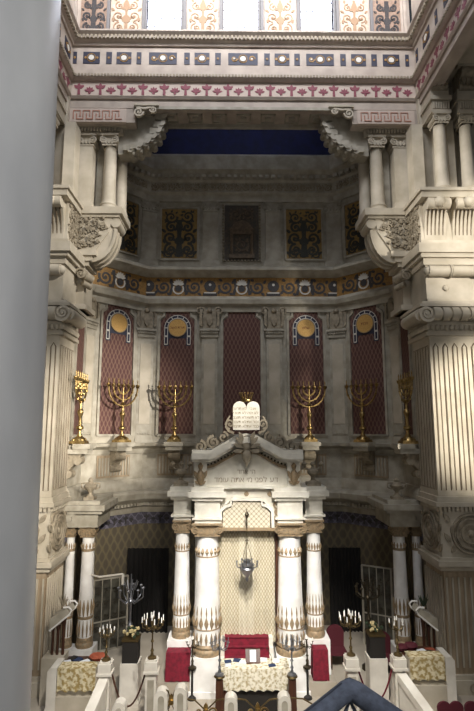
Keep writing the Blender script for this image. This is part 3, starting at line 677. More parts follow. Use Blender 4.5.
    for k in range(7):     # flutes: front
        xx = 6.7+k*.34
        if xx > 8.7: break
        q.prism([(xx-.055, 6.35), (xx+.055, 6.35), (xx+.055, 11.2), (xx, 11.3), (xx-.055, 11.2)], YP-.015, YP+.02)
    for k in range(6):     # inner face
        yy = YP+.2+k*.25; q.prismx([(yy-.05, 6.35), (yy+.05, 6.35), (yy+.05, 11.25), (yy-.05, 11.25)], 6.485, 6.52)
    q.build('flute', M['stone'], t, False)
    q = MB(S)
    for k in range(7):
        xx = 6.7+k*.34
        q.strip([(xx-.085, 11.2), (xx-.085, 6.3), (xx+.085, 6.3), (xx+.085, 11.2), (xx, 11.34), (xx-.085, 11.2)], .03, YP-.012, YP+.02)
    for k in range(6):
        yy = YP+.2+k*.25; q.prismx([(yy-.075, 6.3), (yy-.05, 6.3), (yy-.05, 11.3), (yy-.075, 11.3)], 6.485, 6.52).prismx([(yy+.05, 6.3), (yy+.075, 6.3), (yy+.075, 11.3), (yy+.05, 11.3)], 6.485, 6.52)
    q.build('flute_rim', M['groove'], t, False)
    q = MB(S)              # capital
    q.box(6.35, x1, YP-.15, 19, 11.6, 11.72); q.box(6.42, x1, YP-.1, 19, 11.72, 12.05)
    for k in range(16): q.ball((6.4+.17*k, YP-.16, 11.88), .09, 8, 1, 1, 1.3)
    for k in range(10): q.ball((6.36, YP-.05+.17*k, 11.88), .09, 8, 1, 1, 1.3)
    for k in range(8): q.cyl((6.55+.32*k, YP-.28, 12.33), (6.8+.32*k, YP-.28, 12.33), .25, 14); q.cyl((6.78+.32*k, YP-.28, 12.33), (6.87+.32*k, YP-.28, 12.33), .17, 12)
    q.cyl((6.2, YP-.2, 12.33), (6.2, 18.6, 12.33), .24, 16); q.box(6.4, x1, YP-.12, 19, 12.05, 12.6)
    q.spiral(6.32, 12.33, .3, 2, .09, YP-.42, YP-.3, -1, 0); q.cyl((6.32, YP-.35, 12.33), (6.32, YP+.1, 12.33), .27, 16)
    q.box(6.1, x1, YP-.35, 19, 12.6, 12.7); q.box(6.2, x1, YP-.28, 19, 12.7, 12.82, .04, .04)
    q.build('capital', M['stone'], t)
    q = MB(S)              # block with roll between capital and cornice
    q.box(6.5, x1, YP, 18.9, 12.8, 14.2); q.box(6.5, x1, YP-.06, 18.9, 12.8, 12.95)
    q.cyl((6.55, YP-.12, 13.95), (x1, YP-.12, 13.95), .2, 16); q.ball((6.55, YP-.12, 13.95), .17, 10)
    for xx in (7.3, 7.36, 8.2, 8.26): q.cyl((xx, YP-.12, 13.95), (xx+.04, YP-.12, 13.95), .24, 16)
    q.ball((7.2, YP-.02, 13.35), .12, 10, 1, .5, 1); q.build('upper_block', M['stone'], t)
    q = MB(S)
    q.box(6.42, x1, YP-.08, 18.9, 14.2, 14.45); q.box(6.3, x1, YP-.2, 18.9, 14.45, 14.6); q.box(6.2, x1, YP-.3, 18.9, 14.6, 14.95, .0, .0); q.box(6.35, x1, YP-.15, 18.9, 14.95, 15.1)
    q.box(6.5, x1, YP+.2, 18.88, 15.1, zL-.35); q.box(6.38, x1, YP-.38, 18.9, zL-.35, zL-.05); q.box(6.3, x1, YP-.45, 18.9, zL-.12, zL)
    q.build('cornice_block', M['stone'], t, False)
    q = MB(S)
    for k, (xa, xb) in enumerate(((6.62, 7.4), (7.66, 8.44))):
        out = [(YP+.3, 15.1), (YP+.3, zL-.35), (YP-.35, zL-.35)]+[(YP-.35+.55*math.sin(PI/2*j/8), zL-.5-(1.5)*(1-math.cos(PI/2*j/8))) for j in range(9)]
        q.prismx(out, xa, xb); q.cyl((xa-.02, YP-.25, zL-.55), (xb+.02, YP-.25, zL-.55), .2, 14); q.ball(((xa+xb)/2, YP-.42, zL-.55), .2, 12)
    q.build('scroll_bracket', M['stone'], t)
    q = MB(S)
    for xa in (6.62, 7.66):
        for j in range(5):
            xx = xa+.1+.145*j
            q.tube([(xx, YP-.33+.55*math.sin(PI/2*i/6), zL-.62-1.32*(1-math.cos(PI/2*i/6))) for i in range(1, 6)], .028, 5)
    q.build('bracket_groove', M['groove'], t)
    q = MB(S @ F((6.5, 18.1, 0), R(-90))); foliage(q, -.75, .55, 15.2, zL-.4, -.05, .0, 12); q.build('carved_foliage', M['relief'], t)
        # roundel block
    q = MB(S); q.box(6.42, x1, YP-.08, 19, 5.9, 6.1); q.box(6.35, x1, YP-.16, 19, 5.78, 5.92); dentils(q, 6.45, x1, YP-.1, YP, 5.62, 5.78, .14); q.box(6.5, x1, YP, 18.9, 4.15, 5.78)
    for k in range(10): q.box(6.42, 6.5, YP+.05+.15*k, YP+.14+.15*k, 5.62, 5.78)
    q.box(6.42, x1, YP-.08, 19, 4.05, 4.15); q.box(6.32, x1, YP-.18, 19, 3.88, 4.05); q.box(6.42, x1, YP-.06, 19, 3.72, 3.88); q.build('roundel_block', M['stone'], t, False)
    for (T2, nm) in ((S @ F((7.5, YP, 0), 0), 'roundel'), (S @ F((6.5, 18.05, 0), R(-90)), 'roundel')):
        q = MB(T2); zc = 4.9; q.disc(0, zc, .55, -.05, .02, 28)
        for rr in (.62, .48, .3): q.strip([(rr*math.cos(2*PI*j/28), zc+rr*math.sin(2*PI*j/28)) for j in range(29)], .06, -.1, .0)
        q.ball((0, -.05, zc), .12, 12, 1, .6, 1)
        for cx in (-.75, .75):
            for j in range(4): q.leaf(cx*.9, zc-.6+j*.32, .36, .16, PI/2+(.6 if (j % 2) else -.6), -.06, .0)
        q.build(nm, M['relief'], t)
    q = MB(S); q.box(6.55, x1, YP+.05, 18.9, .55, 3.72); q.build('lower_shaft', M['tan'], t, False)
    q = MB(S)
    for k in range(12):
        xx = 6.62+k*.2; q.box(xx-.028, xx+.028, YP+.0, YP+.06, .75, 3.5)
        if k < 8: q.box(6.5, 6.56, YP+.2+k*.2-.03, YP+.2+k*.2+.03, .75, 3.5)
    q.build('reeding', M['stone'], t, False)
    q = MB(S); q.box(6.4, x1, YP-.12, 19, 0.0, .42); q.box(6.45, x1, YP-.06, 19, .42, .55)
    q.build('base', M['stone'], t, False)
    q = MB(S); q.T = S @ F((7.25, YP-.12, 0), 0); q.strip([(.13*math.cos(2*PI*j/18), .2+.13*math.sin(2*PI*j/18)) for j in range(19)], .035, -.03, 0); q.build('ring_ornament', M['relief'], t)
    # ---- nearer colonnettes on the pillar
    t = thing('pillar_colonnettes', 'pair of cream Ionic colonnettes standing on the %s pillar block' % side, 'colonnade')
    for xx in (7.4, 8.4):
        q = MB(S); q.lathe(xx, YP+.15, [(.34, zL), (.34, zL+.1), (.29, zL+.15), (.32, zL+.22), (.26, zL+.3), (.25, zL+.5), (.22, zC-.42)], 20); c_ = q.build('colonnette', M['stone'], t)
        q = MB(S); ionic(q, xx, YP+.15, .52, .42, zC-.42, .56); q.build('capital', M['stone'], c_)
    q = MB(S); q.box(7.78, 8.05, YP+.35, YP+.9, zL, zC); q.box(6.53, 6.95, YP+.6, 18.55, zL, zC-.01); q.box(8.5, 9.2, YP+.4, YP+.9, zL, zC); q.box(6.6, 9.2, YP+.9, 18.6, zL, zC); q.box(6.95, 9.6, YP+.85, 18.35, zC+.0, zC+1.76); q.build('back_pier', M['stone'], t, False)
    for xa, xb in ((7.03, 7.78), (8.05, 8.8)):
        q = MB(S); q.box(xa, xb, YP-.15, 18.4, zC, zC+.12); q.box(xa+.03, xb-.03, YP-.1, 18.4, zC+.12, zC+.5); dentils(q, xa+.05, xb-.05, YP-.16, YP-.1, zC+.15, zC+.42, .09)
        q.box(xa-.03, xb+.03, YP-.2, 18.4, zC+.5, zC+.66); q.box(xa+.03, xb-.03, YP-.1, 18.4, zC+.66, zC+1.0)
        q.build('entablature_block', M['stone'], t, False)
        q = MB(S); q.prismx([(YP-.1, zC+.95), (YP-.35, zC+1.75), (YP+.4, zC+1.75), (YP+.4, zC+.95)], xa+.1, xb-.1); q.cyl((xa+.08, YP-.25, zC+1.55), (xb-.08, YP-.25, zC+1.55), .24, 14); q.cyl((xa+.08, YP-.08, zC+1.05), (xb-.08, YP-.08, zC+1.05), .14, 12)
        for j in range(3): q.leaf((xa+xb)/2+(j-1)*.18, zC+1.0, .6, .16, PI/2, YP-.34, YP-.2)
        q.build('scroll_console', M['relief'], t)
    q = MB(S); q.box(7.5, 9.6, 9.0, 18.4, zC+1.75, zC+2.0); struct(q.build('ceiling_side_arch', M['stone'], smooth=False))
    q = MB(S); q.strip([(0, 0), (0, 0.01)], .01, 0, .01)
    q = MB(S); q.box(7.8, 8.0, 10, 17, zC+1.68, zC+1.75); q.box(7.8, 9.3, 16.8, 17, zC+1.68, zC+1.75); struct(q.build('trim_26', M['stone'], smooth=False))
    # filler wall behind pillar and wing down to the apse
    q = MB(S); q.box(6.62, 9.5, 18.9, 20.9, 0, zC+.3); struct(q.build('wall_flank_'+side, M['stone2'], smooth=False))
    q = MB(S); q.box(6.95, 9.5, 18.45, 18.9, zL, zS); struct(q.build('wall_flank_'+side, M['stone'], smooth=False))

# ---------------------------------------------------------------- lower apse columns with their entablatures
def apse_column(T, r, name, lab):
    t = thing(name, lab, 'column')
    q = MB(T); q.box(-r*1.55, r*1.55, -r*1.55, r*1.55, 0, .62); q.build('pedestal', M['white'], t, False)
    q = MB(T); q.lathe(0, 0, [(r*1.2, .62), (r*1.25, .7), (r*1.18, .78), (r*1.1, .8), (r*1.15, .9), (r*1.05, .96)], 20); q.build('base', M['giltstone'], t)
    q = MB(T); q.lathe(0, 0, [(r*1.02, .94), (r*1.05, 2.0), (r*.98, 2.6), (r*.86, 4.45)], 24); q.build('shaft', M['white'], t)
    q = MB(T)
    n = 12
    for k in range(n):
        a = 2*PI*k/n; ca, sa = math.cos(a), math.sin(a)
        for (z0, z1, ww, rr) in ((1.0, 1.55, .05, 1.06), (1.7, 2.25, .075, 1.07), (4.0, 4.2, .06, .93)):
            q.tube([(ca*r*rr, sa*r*rr, z0), (ca*r*(rr+.03), sa*r*(rr+.03), (z0+z1)/2), (ca*r*(rr-.03), sa*r*(rr-.03), z1)], [.02, ww*r/.28*.8, .008], 6)
    q.lathe(0, 0, [(r*1.06, 1.58), (r*1.12, 1.62), (r*1.06, 1.68)], 20); q.lathe(0, 0, [(r*.9, 3.9), (r*.95, 3.95), (r*.9, 4.0)], 20)
    q.build('gilded_bands', M['giltstone'], t)
    q = MB(T); ionic(q, 0, 0, r*2.0, .38, 4.42, r*2.1); q.build('capital', M['giltstone'], t)
    return t
for s_ in (-1, 1):
    side = 'left' if s_ < 0 else 'right'
    S = Matrix.Translation((X0, 0, 0)) @ Matrix.Scale(s_, 4, (1, 0, 0))
    cx = 5.78; cy = 19.45
    apse_column(S @ Matrix.Translation((cx, cy, 0)), .25, 'marble_column', 'white marble column with gilded bands against the dark hanging, far %s' % side)
    apse_column(S @ Matrix.Translation((6.42, cy-.05, 0)), .17, 'slim_column', 'slim grey-white column in the corner behind the %s gilded column' % side)
    t = thing('column_entablature', 'projecting stone entablature resting on the far %s marble column' % side, 'entablature')
    q = MB(S); q.box(cx-.42, 6.6, cy-.42, 20.9, 4.8, 5.3); q.box(cx-.6, 6.6, cy-.6, 21, 5.3, 5.42); q.box(cx-.72, 6.6, cy-.72, 21, 5.42, 5.62); q.box(cx-.5, 6.6, cy-.5, 21, 5.62, 5.75)
    q.build('block', M['stone2'], t, False)
    t = thing('stone_urn', 'small carved stone urn on the cornice at far %s' % side, 'urn', (X0+s_*(cx-.02), cy-.1, 5.75))
    MB().box(-.2, .2, -.2, .2, 0, .1).lathe(0, 0, [(.16, .1), (.06, .22), (.07, .28), (.22, .42), (.25, .5), (.16, .58), (.08, .64), (.1, .7), (.02, .82)], 14).build('body', M['relief'], t)
    q = MB()
    for a in (-1, 1): q.tube([(a*.18, 0, .36), (a*.34, 0, .44), (a*.34, 0, .58), (a*.14, 0, .6)], .03, 6)
    q.build('handle', M['relief'], t)

# ================================================================ THE ARK
YA = 17.6; XA = W(246.5, 600, YA).x
ark = thing('torah_ark', 'tall white marble ark with four gilded columns, gable and tablets', 'ark', (XA, YA, 0))
def AX(px, py=560, Y=YA): return W(px, py, Y).x-XA
def AZ(py, Y=YA): return W(246, py, Y).z
def P(mb, name, m, parent=ark, smooth=True): return mb.build(name, M[m], parent, smooth)
zB0, zBt = AZ(645), AZ(640); zSh = AZ(534); zCap = AZ(521)
def ark_column(x, y, r, zb):
    q = MB().lathe(x, y, [(r*1.14, zb), (r*1.18, zb+.1), (r*1.12, zb+.17), (r*1.06, zb+.2), (r*1.12, zb+.27), (r*1.03, zb+.34)], 24); P(q, 'column_base', 'giltstone')
    zt = zSh; H = zt-zb
    q = MB().lathe(x, y, [(r*1.0, zb+.3), (r*1.04, zb+H*.3), (r*.98, zb+H*.45), (r*.84, zt+.02)], 28); c = P(q, 'column_shaft', 'white')
    q = MB(); n = 16
    for k in range(n):
        a = 2*PI*k/n; ca, sa = math.cos(a), math.sin(a)
        for (f0, f1, ww, rr) in ((.09, .2, .35, 1.01), (.22, .33, .55, 1.03), (.30, .42, .22, .99), (.83, .9, .45, .88)):
            z0, z1 = zb+H*f0, zb+H*f1
            q.tube([(x+ca*r*rr, y+sa*r*rr, z0), (x+ca*r*(rr+.02), y+sa*r*(rr+.02), z0*.55+z1*.45), (x+ca*r*(rr-.03), y+sa*r*(rr-.03), z1)], [.012, ww*r*.32, .006], 6)
    for f, rr in ((.215, 1.03), (.82, .89)): q.lathe(x, y, [(r*rr, zb+H*f-.02), (r*(rr+.05), zb+H*f), (r*rr, zb+H*f+.025)], 24)
    P(q, 'gilded_band', 'giltstone', c)
    q = MB(); ionic(q, x, y, r*1.95, zCap-zSh, zSh, r*2.0); P(q, 'capital', 'giltstone')
xo = AX(181); xo2 = AX(316); xi = AX(207.5); xi2 = AX(289.5)
for x in (xo, xo2):
    ark_column(x, .45, .27, AZ(641)); P(MB().box(x-.42, x+.42, .05, .9, .42, AZ(641)), 'pedestal', 'white', smooth=False)
for x in (xi, xi2):
    ark_column(x, 0, .42, AZ(650)-.05); q = MB().box(x-.5, x+.5, -.5, .55, 0, AZ(650)-.05).box(x-.55, x+.55, -.55, .6, 0, .18); P(q, 'pedestal', 'white', smooth=False)
# body behind the columns
q = MB().box(AX(194), AX(303), .55, 1.5, 0, zCap); P(q, 'back_wall', 'white', smooth=False)
# entablature blocks
def ent(x0, x1, y0, z0, z1, nm='entablature'):
    H = z1-z0
    q = MB().box(x0+.2, x1-.2, y0+.2, 1.4, z0, z0+H*.62).box(x0+.12, x1-.12, y0+.12, 1.4, z0+H*.1, z0+H*.16).box(x0+.1, x1-.1, y0+.1, 1.4, z0+H*.62, z0+H*.72).box(x0, x1, y0, 1.4, z0+H*.72, z0+H*.88).box(x0+.08, x1-.08, y0+.06, 1.4, z0+H*.88, z1)
    P(q, nm, 'ark', smooth=False)
zE1 = AZ(487)
for x in (xo, xo2): ent(x-.5, x+.5, .0, zCap, zE1)
for x in (xi, xi2): ent(x-.62, x+.62, -.6, zCap, zE1+.05)
# niche head: shouldered arch with scale pattern
zN0, zN1 = AZ(526), AZ(494)
scale_m = lattice('carved_scale_pattern', '#cfc6b1', '#a0937a', 38, 38, .2, .5, .6)
q = MB(); h = AX(270)-0; q.prism([(-h, zN0), (-h, zN0+.5), (-h+.12, zN0+.62), (-h+.3, zN0+.68), (-h+.34, zN0+.84), (h-.34, zN0+.84), (h-.3, zN0+.68), (h-.12, zN0+.62), (h, zN0+.5), (h, zN0)], -.25, .5)
o = q.build('niche_head', scale_m, ark, False)
q = MB(); pts = [(-h-.08, zN0), (-h-.08, zN0+.52), (-h+.06, zN0+.68), (-h+.26, zN0+.74), (-h+.3, zN0+.92), (h-.3, zN0+.92), (h-.26, zN0+.74), (h-.06, zN0+.68), (h+.08, zN0+.52), (h+.08, zN0)]
q.strip(pts, .1, -.34, .5); P(q, 'niche_moulding', 'ark', smooth=False)
q = MB().prism([(-1.3, zN0), (-h-.05, zN0), (-h-.05, zN0+.6), (-h+.3, zN0+.9), (h-.3, zN0+.9), (h+.05, zN0+.6), (h+.05, zN0), (1.3, zN0), (1.3, zE1-.02), (-1.3, zE1-.02)], -.2, .6); P(q, 'spandrel', 'ark', smooth=False)
q = MB()
for s_ in (-1, 1):
    for k in range(3): q.leaf(s_*(.86+.12*k), zN0+.1+.28*k, .3, .2, PI/2-s_*.4, -.26, -.18)
    q.spiral(s_*1.05, zN0+.7, .17, 1.5, .07, -.26, -.18, s_, 0)
for px in (-.78, 0, .78): q.disc(px, zE1-.2, .08, -.24, -.18, 12)
P(q, 'spandrel_ornament', 'giltstone', smooth=False)
P(MB().box(-.98, .98, -.32, .3, zN0-.1, zN0), 'curtain_rail', 'giltstone', smooth=False)
P(MB().box(-1.06, -.98, -.02, .55, .9, zN0-.1).box(.98, 1.06, -.02, .55, .9, zN0-.1), 'door_jamb', 'wood', smooth=False)
# upper storey
zG0 = zE1+.0; zG1 = AZ(461)
xl, xr = AX(203), AX(291)
gable = [(xl, zG0), (xr, zG0), (xr, zG1), (.95, zG1+.12), (.45, AZ(450)), (0, AZ(447)), (-.45, AZ(450)), (-.95, zG1+.12), (xl, zG1)]
P(MB().prism(gable, -.3, .9), 'inscription_panel', 'ark', smooth=False)
q = MB().box(-1.0, 1.0, -.42, .6, zG0-.02, zG0+.08).box(-.55, .55, -.46, .6, zG0+.02, zG0+.14); P(q, 'panel_plinth', 'ark', smooth=False)
for s_, a, b in ((-1, 196, 205), (1, 289, 298)):
    x0, x1 = AX(a), AX(b); P(MB().box(x0-.06, x1+.06, -.5, .9, zG0, zG1+.05), 'corner_pier', 'ark', smooth=False)
    q = MB(); xm = (x0+x1)/2; q.lathe(xm, -.52, [(.05, zG0+.12), (.13, zG0+.3), (.12, zG0+.5), (.05, zG0+.62), (.08, zG0+.7), (.09, zG0+.76), (.02, zG0+.85)], 10)
    for u in (-1, 1): q.leaf(xm+u*.06, zG0+.3, .34, .14, PI/2-u*.5, -.56, -.48); q.leaf(xm+u*.02, zG0+.15, .2, .1, PI/2-u*1.0, -.56, -.48)
    P(q, 'gilded_figure', 'giltstone')
# cornices (horizontal ends + rising)
zH = AZ(450); zPk = AZ(436)
cornL = [(AX(192), AZ(461)), (AX(211), AZ(461)), (AX(236), AZ(447)), (0, AZ(445)), (AX(257), AZ(447)), (AX(283), AZ(461)), (AX(302), AZ(461))]
q = MB(); 
def band(pts, dz0, dz1, y0, y1, mb):
    pl = [(x, z+dz0) for x, z in pts]+[(x, z+dz1) for x, z in reversed(pts)]; n = len(pts)
    for i in range(n-1): mb.prism([pl[i], pl[i+1], pl[2*n-2-i], pl[2*n-1-i]], y0, y1)
band(cornL, 0, .12, -.62, .9, q); band(cornL, .1, .3, -.8, .95, q); band(cornL, .28, .4, -.7, .95, q); P(q, 'gable_cornice', 'ark', smooth=False)
q = MB(); inner = [(xl+.1, AZ(468)), (AX(214), AZ(466)), (AX(236), AZ(454)), (AX(242), AZ(453))]; inner2 = [(-x, z) for x, z in inner]
for l in (inner, inner2): band(l, 0, .1, -.38, -.25, q)
P(q, 'gilded_moulding', 'giltstone', smooth=False)
q = MB(); inner = [(xl+.1, AZ(465)), (AX(213), AZ(463)), (AX(236), AZ(451)), (AX(242), AZ(450))]
for l in (inner, [(-x, z) for x, z in inner]):
    for i in range(3):
        (xa, za), (xb, zb) = l[i], l[i+1]; n = max(1, int(abs(xb-xa)/.1))
        for k in range(n): t_ = (k+.5)/n; q.ball((xa+(xb-xa)*t_, -.42, za+(zb-za)*t_+.02), .04, 6)
P(q, 'egg_and_dart', 'dkmetal')
# crest scrolls, pendant cartouche
q = MB()
for s_ in (-1, 1):
    q = MB(); q.spiral(s_*1.55, AZ(446), .2, 1.6, .09, -.5, -.2, s_, PI/2); q.spiral(s_*1.12, AZ(442), .22, 1.7, .1, -.5, -.2, -s_, PI/2); q.spiral(s_*.78, AZ(437), .18, 1.5, .08, -.5, -.2, s_, PI/2)
    for k in range(7): q.leaf(s_*(1.75-.17*k), AZ(449-1.1*k), .26, .13, PI/2+s_*(.5-.1*k), -.45, -.25)
    q.spiral(s_*.56, AZ(424), .17, 1.5, .07, -.4, -.15, s_, -PI/2); q.strip([(s_*.42, AZ(433)), (s_*.6, AZ(431)), (s_*.7, AZ(427)), (s_*.66, AZ(421)), (s_*.56, AZ(416))], [.09, .08, .07, .06, .04], -.4, -.15); P(q, 'crest_scroll', 'relief')

q = MB(); q.ball((0, -.65, AZ(444)), .3, 14, 1, .5, 1.1); q.ball((0, -.72, AZ(455)), .17, 10, 1, .6, 1.3)
for s_ in (-1, 1):
    for k in range(4): q.leaf(s_*.12, AZ(441)-.1*k, .36, .14, PI/2-s_*(.4+.4*k), -.85, -.6)
q.lathe(0, -.72, [(.01, AZ(466)), (.06, AZ(462)), (.1, AZ(459)), (.03, AZ(457))], 8); P(q, 'pendant_cartouche', 'relief')
# tablets of the law
q = MB(); zt0, zt1 = AZ(430), AZ(402); hw = .455; r = hw/2
out = [(-hw, zt0), (hw, zt0)]+[(r+r*math.cos(PI*k/10), zt1-r+r*math.sin(PI*k/10)) for k in range(11)]+[(-r+r*math.cos(PI*k/10), zt1-r+r*math.sin(PI*k/10)) for k in range(1, 11)]
tb = P(q.prism(out, -.4, -.22), 'tablets', 'ark', smooth=False); tb['label'] = 'white twin round-topped tablets'
def heb(s): return s[::-1]
left5 = ['לא תרצח', 'לא תנאף', 'לא תגנב', 'לא תענה', 'לא תחמד']; right5 = ['אנכי', 'לא יהיה', 'לא תשא', 'זכור את', 'כבד את']
for cx, L5 in ((-r, left5), (r, right5)):
    for k, s in enumerate(L5): text(heb(s), .13, mat('faint_gold_letter', '#8f7d58', .6), tb, (cx, -.405, zt1-.25-.15*k), 'letters', ext=.004)
q = MB(); zc = zt1+.0; n = 14
q.lathe(0, -.3, [(.15, zc-.02), (.17, zc+.02), (.16, zc+.08), (.15, zc+.09)], 16)
for k in range(n): a = 2*PI*k/n; q.tube([(.16*math.cos(a), -.3+.16*math.sin(a), zc+.07), (.23*math.cos(a), -.3+.2*math.sin(a), zc+.27)], [.025, .01], 5); q.ball((.235*math.cos(a), -.3+.2*math.sin(a), zc+.29), .028, 6)
P(q, 'crown', 'gold')
text(heb('ה׳ אחד'), .22, M['arktext'], ark, (0, -.31, AZ(471))); text(heb('דע לפני מי אתה עומד'), .25, M['arktext'], ark, (0, -.31, AZ(479)))
# steps before the curtain
q = MB()
for k in range(7): q.box(-.85, .85, -1.22+.18*k, .55, .23*k, .23*(k+1))
P(q, 'steps', 'steps', smooth=False)
q = MB()
for k in range(7):
    q.box(-.72, .72, -1.24+.18*k, -1.04+.18*k+(.25 if k == 6 else 0), .23*(k+1), .23*(k+1)+.02); q.box(-.72, .72, -1.24+.18*k, -1.22+.18*k, .23*k, .23*(k+1)+.02)
tag(P(q, 'stair_carpet', 'crimson', None, False), 'crimson carpet running up the steps under the ark curtain', 'carpet', loc=(XA, YA, 0))
# curtain
def cloth_sheet(w_, z0, z1, amp, waves, th=.02, seed=1, nx=None, scallop=0):
    nx = nx or int(waves*8); q = MB(); vs = []; fs = []; nz = 6; rr = random.Random(seed); ph = [rr.random()*1.5 for _ in range(nx+1)]
    for j in range(nz+1):
        t_ = j/nz
        for i in range(nx+1):
            u = i/nx; zb = z0+(scallop*abs(math.sin(u*waves*PI)) if scallop else 0)
            vs.append((-w_/2+w_*u, amp*math.sin(2*PI*waves*u+ph[i]*.25)*(.45+.55*t_), z1+(zb-z1)*t_))
    for j in range(nz):
        for i in range(nx): a = j*(nx+1)+i; fs.append((a, a+1, a+nx+2, a+nx+1))
    q.add(vs, fs); k = len(vs); q.add([(x, y+th, z) for x, y, z in vs], [f[::-1] for f in fs]); return q
zc0, zc1 = AZ(641, YA+.2), zN0-.08
c_ = thing('ark_curtain', 'cream and gold brocade curtain hanging before the ark door', 'curtain', (XA, YA+.15, 0))
cloth_sheet(1.93, zc0, zc1, .035, 9).build('cloth', M['curtain'], c_)
cloth_sheet(.5, zc0-.0, zc1-.0, .03, 3, seed=4).build('centre_fold', lattice('pale_brocade', '#cdc5b0', '#b3a88c', 64, 36, .1, .6, .75), c_).location = (0, -.05, 0)
# eternal light
LX = W(247, 560, YA-.7).x; q0 = Z(512, YA-.7)
t = thing('hanging_lamp', 'silver eternal light hanging on chains before the brocade curtain', 'lamp', (LX, YA-.7, 0))
zl = Z(568, YA-.7); za = Z(541, YA-.7)
q = MB().lathe(0, 0, [(.01, zl-.42), (.05, zl-.34), (.04, zl-.28), (.15, zl-.16), (.24, zl-.02), (.2, zl+.06), (.26, zl+.1), (.12, zl+.16), (.13, zl+.24), (.05, zl+.28)], 16); q.build('bowl', M['silver'], t)
q = MB()
for k in range(6):
    a = PI/3*k; q.tube([(.2*math.cos(a), .2*math.sin(a), zl), (.32*math.cos(a), .32*math.sin(a), zl+.04), (.33*math.cos(a), .33*math.sin(a), zl+.18)], .022, 6); q.ball((.33*math.cos(a), .33*math.sin(a), zl+.2), .04, 6)
q.build('arm', M['silver'], t)
q = MB()
for k in range(3): a = PI*2/3*k+.4; q.tube([(.22*math.cos(a), .22*math.sin(a), zl+.08), (0, 0, za)], .008, 4)
q.tube([(0, 0, za), (0, 0, q0)], .012, 4); q.tube([(0, 0, q0), (0, .5, q0+.02)], .018, 5); q.build('chain', M['brass'], t)
q = MB().lathe(0, 0, [(.01, za-.02), (.06, za), (.03, za+.06), (.005, za+.1)], 8).lathe(0, 0, [(.01, q0-.22), (.05, q0-.16), (.08, q0-.08), (.02, q0+.02)], 8); q.build('hook_cap', M['dkmetal'], t)
# urns on the ark entablature
for px, lab in ((181, 'small stone urn candelabrum on the left shoulder of the ark'), (313, 'small stone urn candelabrum on the right shoulder of the ark')):
    t = thing('stone_urn', lab, 'urn', (W(px, 480, YA+.5).x, YA+.5, zE1))
    MB().box(-.24, .24, -.24, .24, 0, .12).lathe(0, 0, [(.2, .12), (.08, .2), (.07, .3), (.2, .42), (.2, .5), (.08, .58), (.06, .66)], 14).build('body', M['relief'], t)
    q = MB()
    for a in (-1, 0, 1): q.tube([(0, 0, .55), (a*.2, 0, .56), (a*.3, 0, .66)], .03, 6); q.ball((a*.3, 0, .74), .09, 8)
    q.build('branch', M['relief'], t)

# ================================================================ FURNITURE AND FITTINGS
def candelabrum(name, lab, loc, h, n, rad, metal, candles='candle', cat='candelabrum', tiers=1, group=None):
    t = thing(name, lab, cat, loc, 0, group); zt = h*.66
    MB().lathe(0, 0, [(.13, 0), (.13, .03), (.05, .07), (.04, .12), (.03, .16)], 12).build('base', M[metal], t)
    MB().lathe(0, 0, [(.03, .14), (.05, .2), (.022, .26), (.022, zt*.5), (.05, zt*.55), (.022, zt*.62), (.02, zt), (.05, zt+.03), (.018, zt+.06), (.015, h*.84)], 10).build('stem', M[metal], t)
    arm = MB(); cd = MB()
    pos = [(rad*math.cos(2*PI*k/n+.3), rad*math.sin(2*PI*k/n+.3), h*.78) for k in range(n)]+[(0, 0, h*.86)]
    if tiers > 1: pos += [(rad*.55*math.cos(2*PI*k/4), rad*.55*math.sin(2*PI*k/4), h*.84) for k in range(4)]
    for x, y, z in pos:
        arm.tube([(0, 0, zt), (x*.55, y*.55, zt-.03), (x*.95, y*.95, zt+.03), (x, y, z)], .012, 5); arm.lathe(x, y, [(.015, z-.01), (.04, z), (.03, z+.02)], 8)
    arm.build('arm', M[metal], t)
    for x, y, z in pos: MB().lathe(x, y, [(.015, z+.01), (.015, z+h*.12), (.005, z+h*.14)], 6).build('candle', M[candles], t)
    return t
def on(px, py, Y): return W(px, py, Y)
# stair posts and balustrades ------------------------------------------------
YB = 15.2
def post(px, ytop, Y, lab, w_=.3, zb=-1.2, wtop=.36):
    p = on(px, ytop, Y); t = thing('newel_post', lab, 'post', (p.x, Y, 0)); z1 = p.z
    q = MB().box(-w_/2, w_/2, -w_/2, w_/2, zb, z1-.28); q.build('shaft', M['steps'], t, False)
    q = MB().box(-wtop/2, wtop/2, -wtop/2, wtop/2, z1-.28, z1-.05).box(-wtop/2-.03, wtop/2+.03, -wtop/2-.03, wtop/2+.03, z1-.34, z1-.28).box(-wtop/2+.03, wtop/2-.03, -wtop/2+.03, wtop/2-.03, z1-.05, z1)
    q.build('cap', M['steps'], t, False); q = MB().box(-w_*.3, w_*.3, -w_/2-.02, -w_/2, z1-1.3, z1-.5); q.build('recessed_panel', M['stone2'], t, False)
    return p
posts = [(106, 660, 'white marble newel post, leftmost, carrying a small candelabrum'), (152, 658, 'white marble newel post left of the red draped stand, carrying a candelabrum'),
         (351, 655, 'white marble newel post right of the ark, carrying a large candelabrum'), (398, 655, 'white marble newel post beside the right gold-draped bench, carrying a candelabrum')]
PP = [post(px, py, YB, lab) for px, py, lab in posts]
cl = [('brass candelabrum with short candles on the leftmost white post', .95, 6, .2), ('brass candelabrum full of white candles on the post left of the ark', 1.22, 8, .3),
      ('brass candelabrum full of white candles on the post right of the ark', 1.2, 8, .3), ('small brass candelabrum on the rightmost white post', 1.05, 5, .2)]
for p, (lab, h, n, r_) in zip(PP, cl): candelabrum('brass_candelabrum', lab, (p.x, p.y, p.z), h, n, r_, 'brass', tiers=2 if n == 8 else 1)
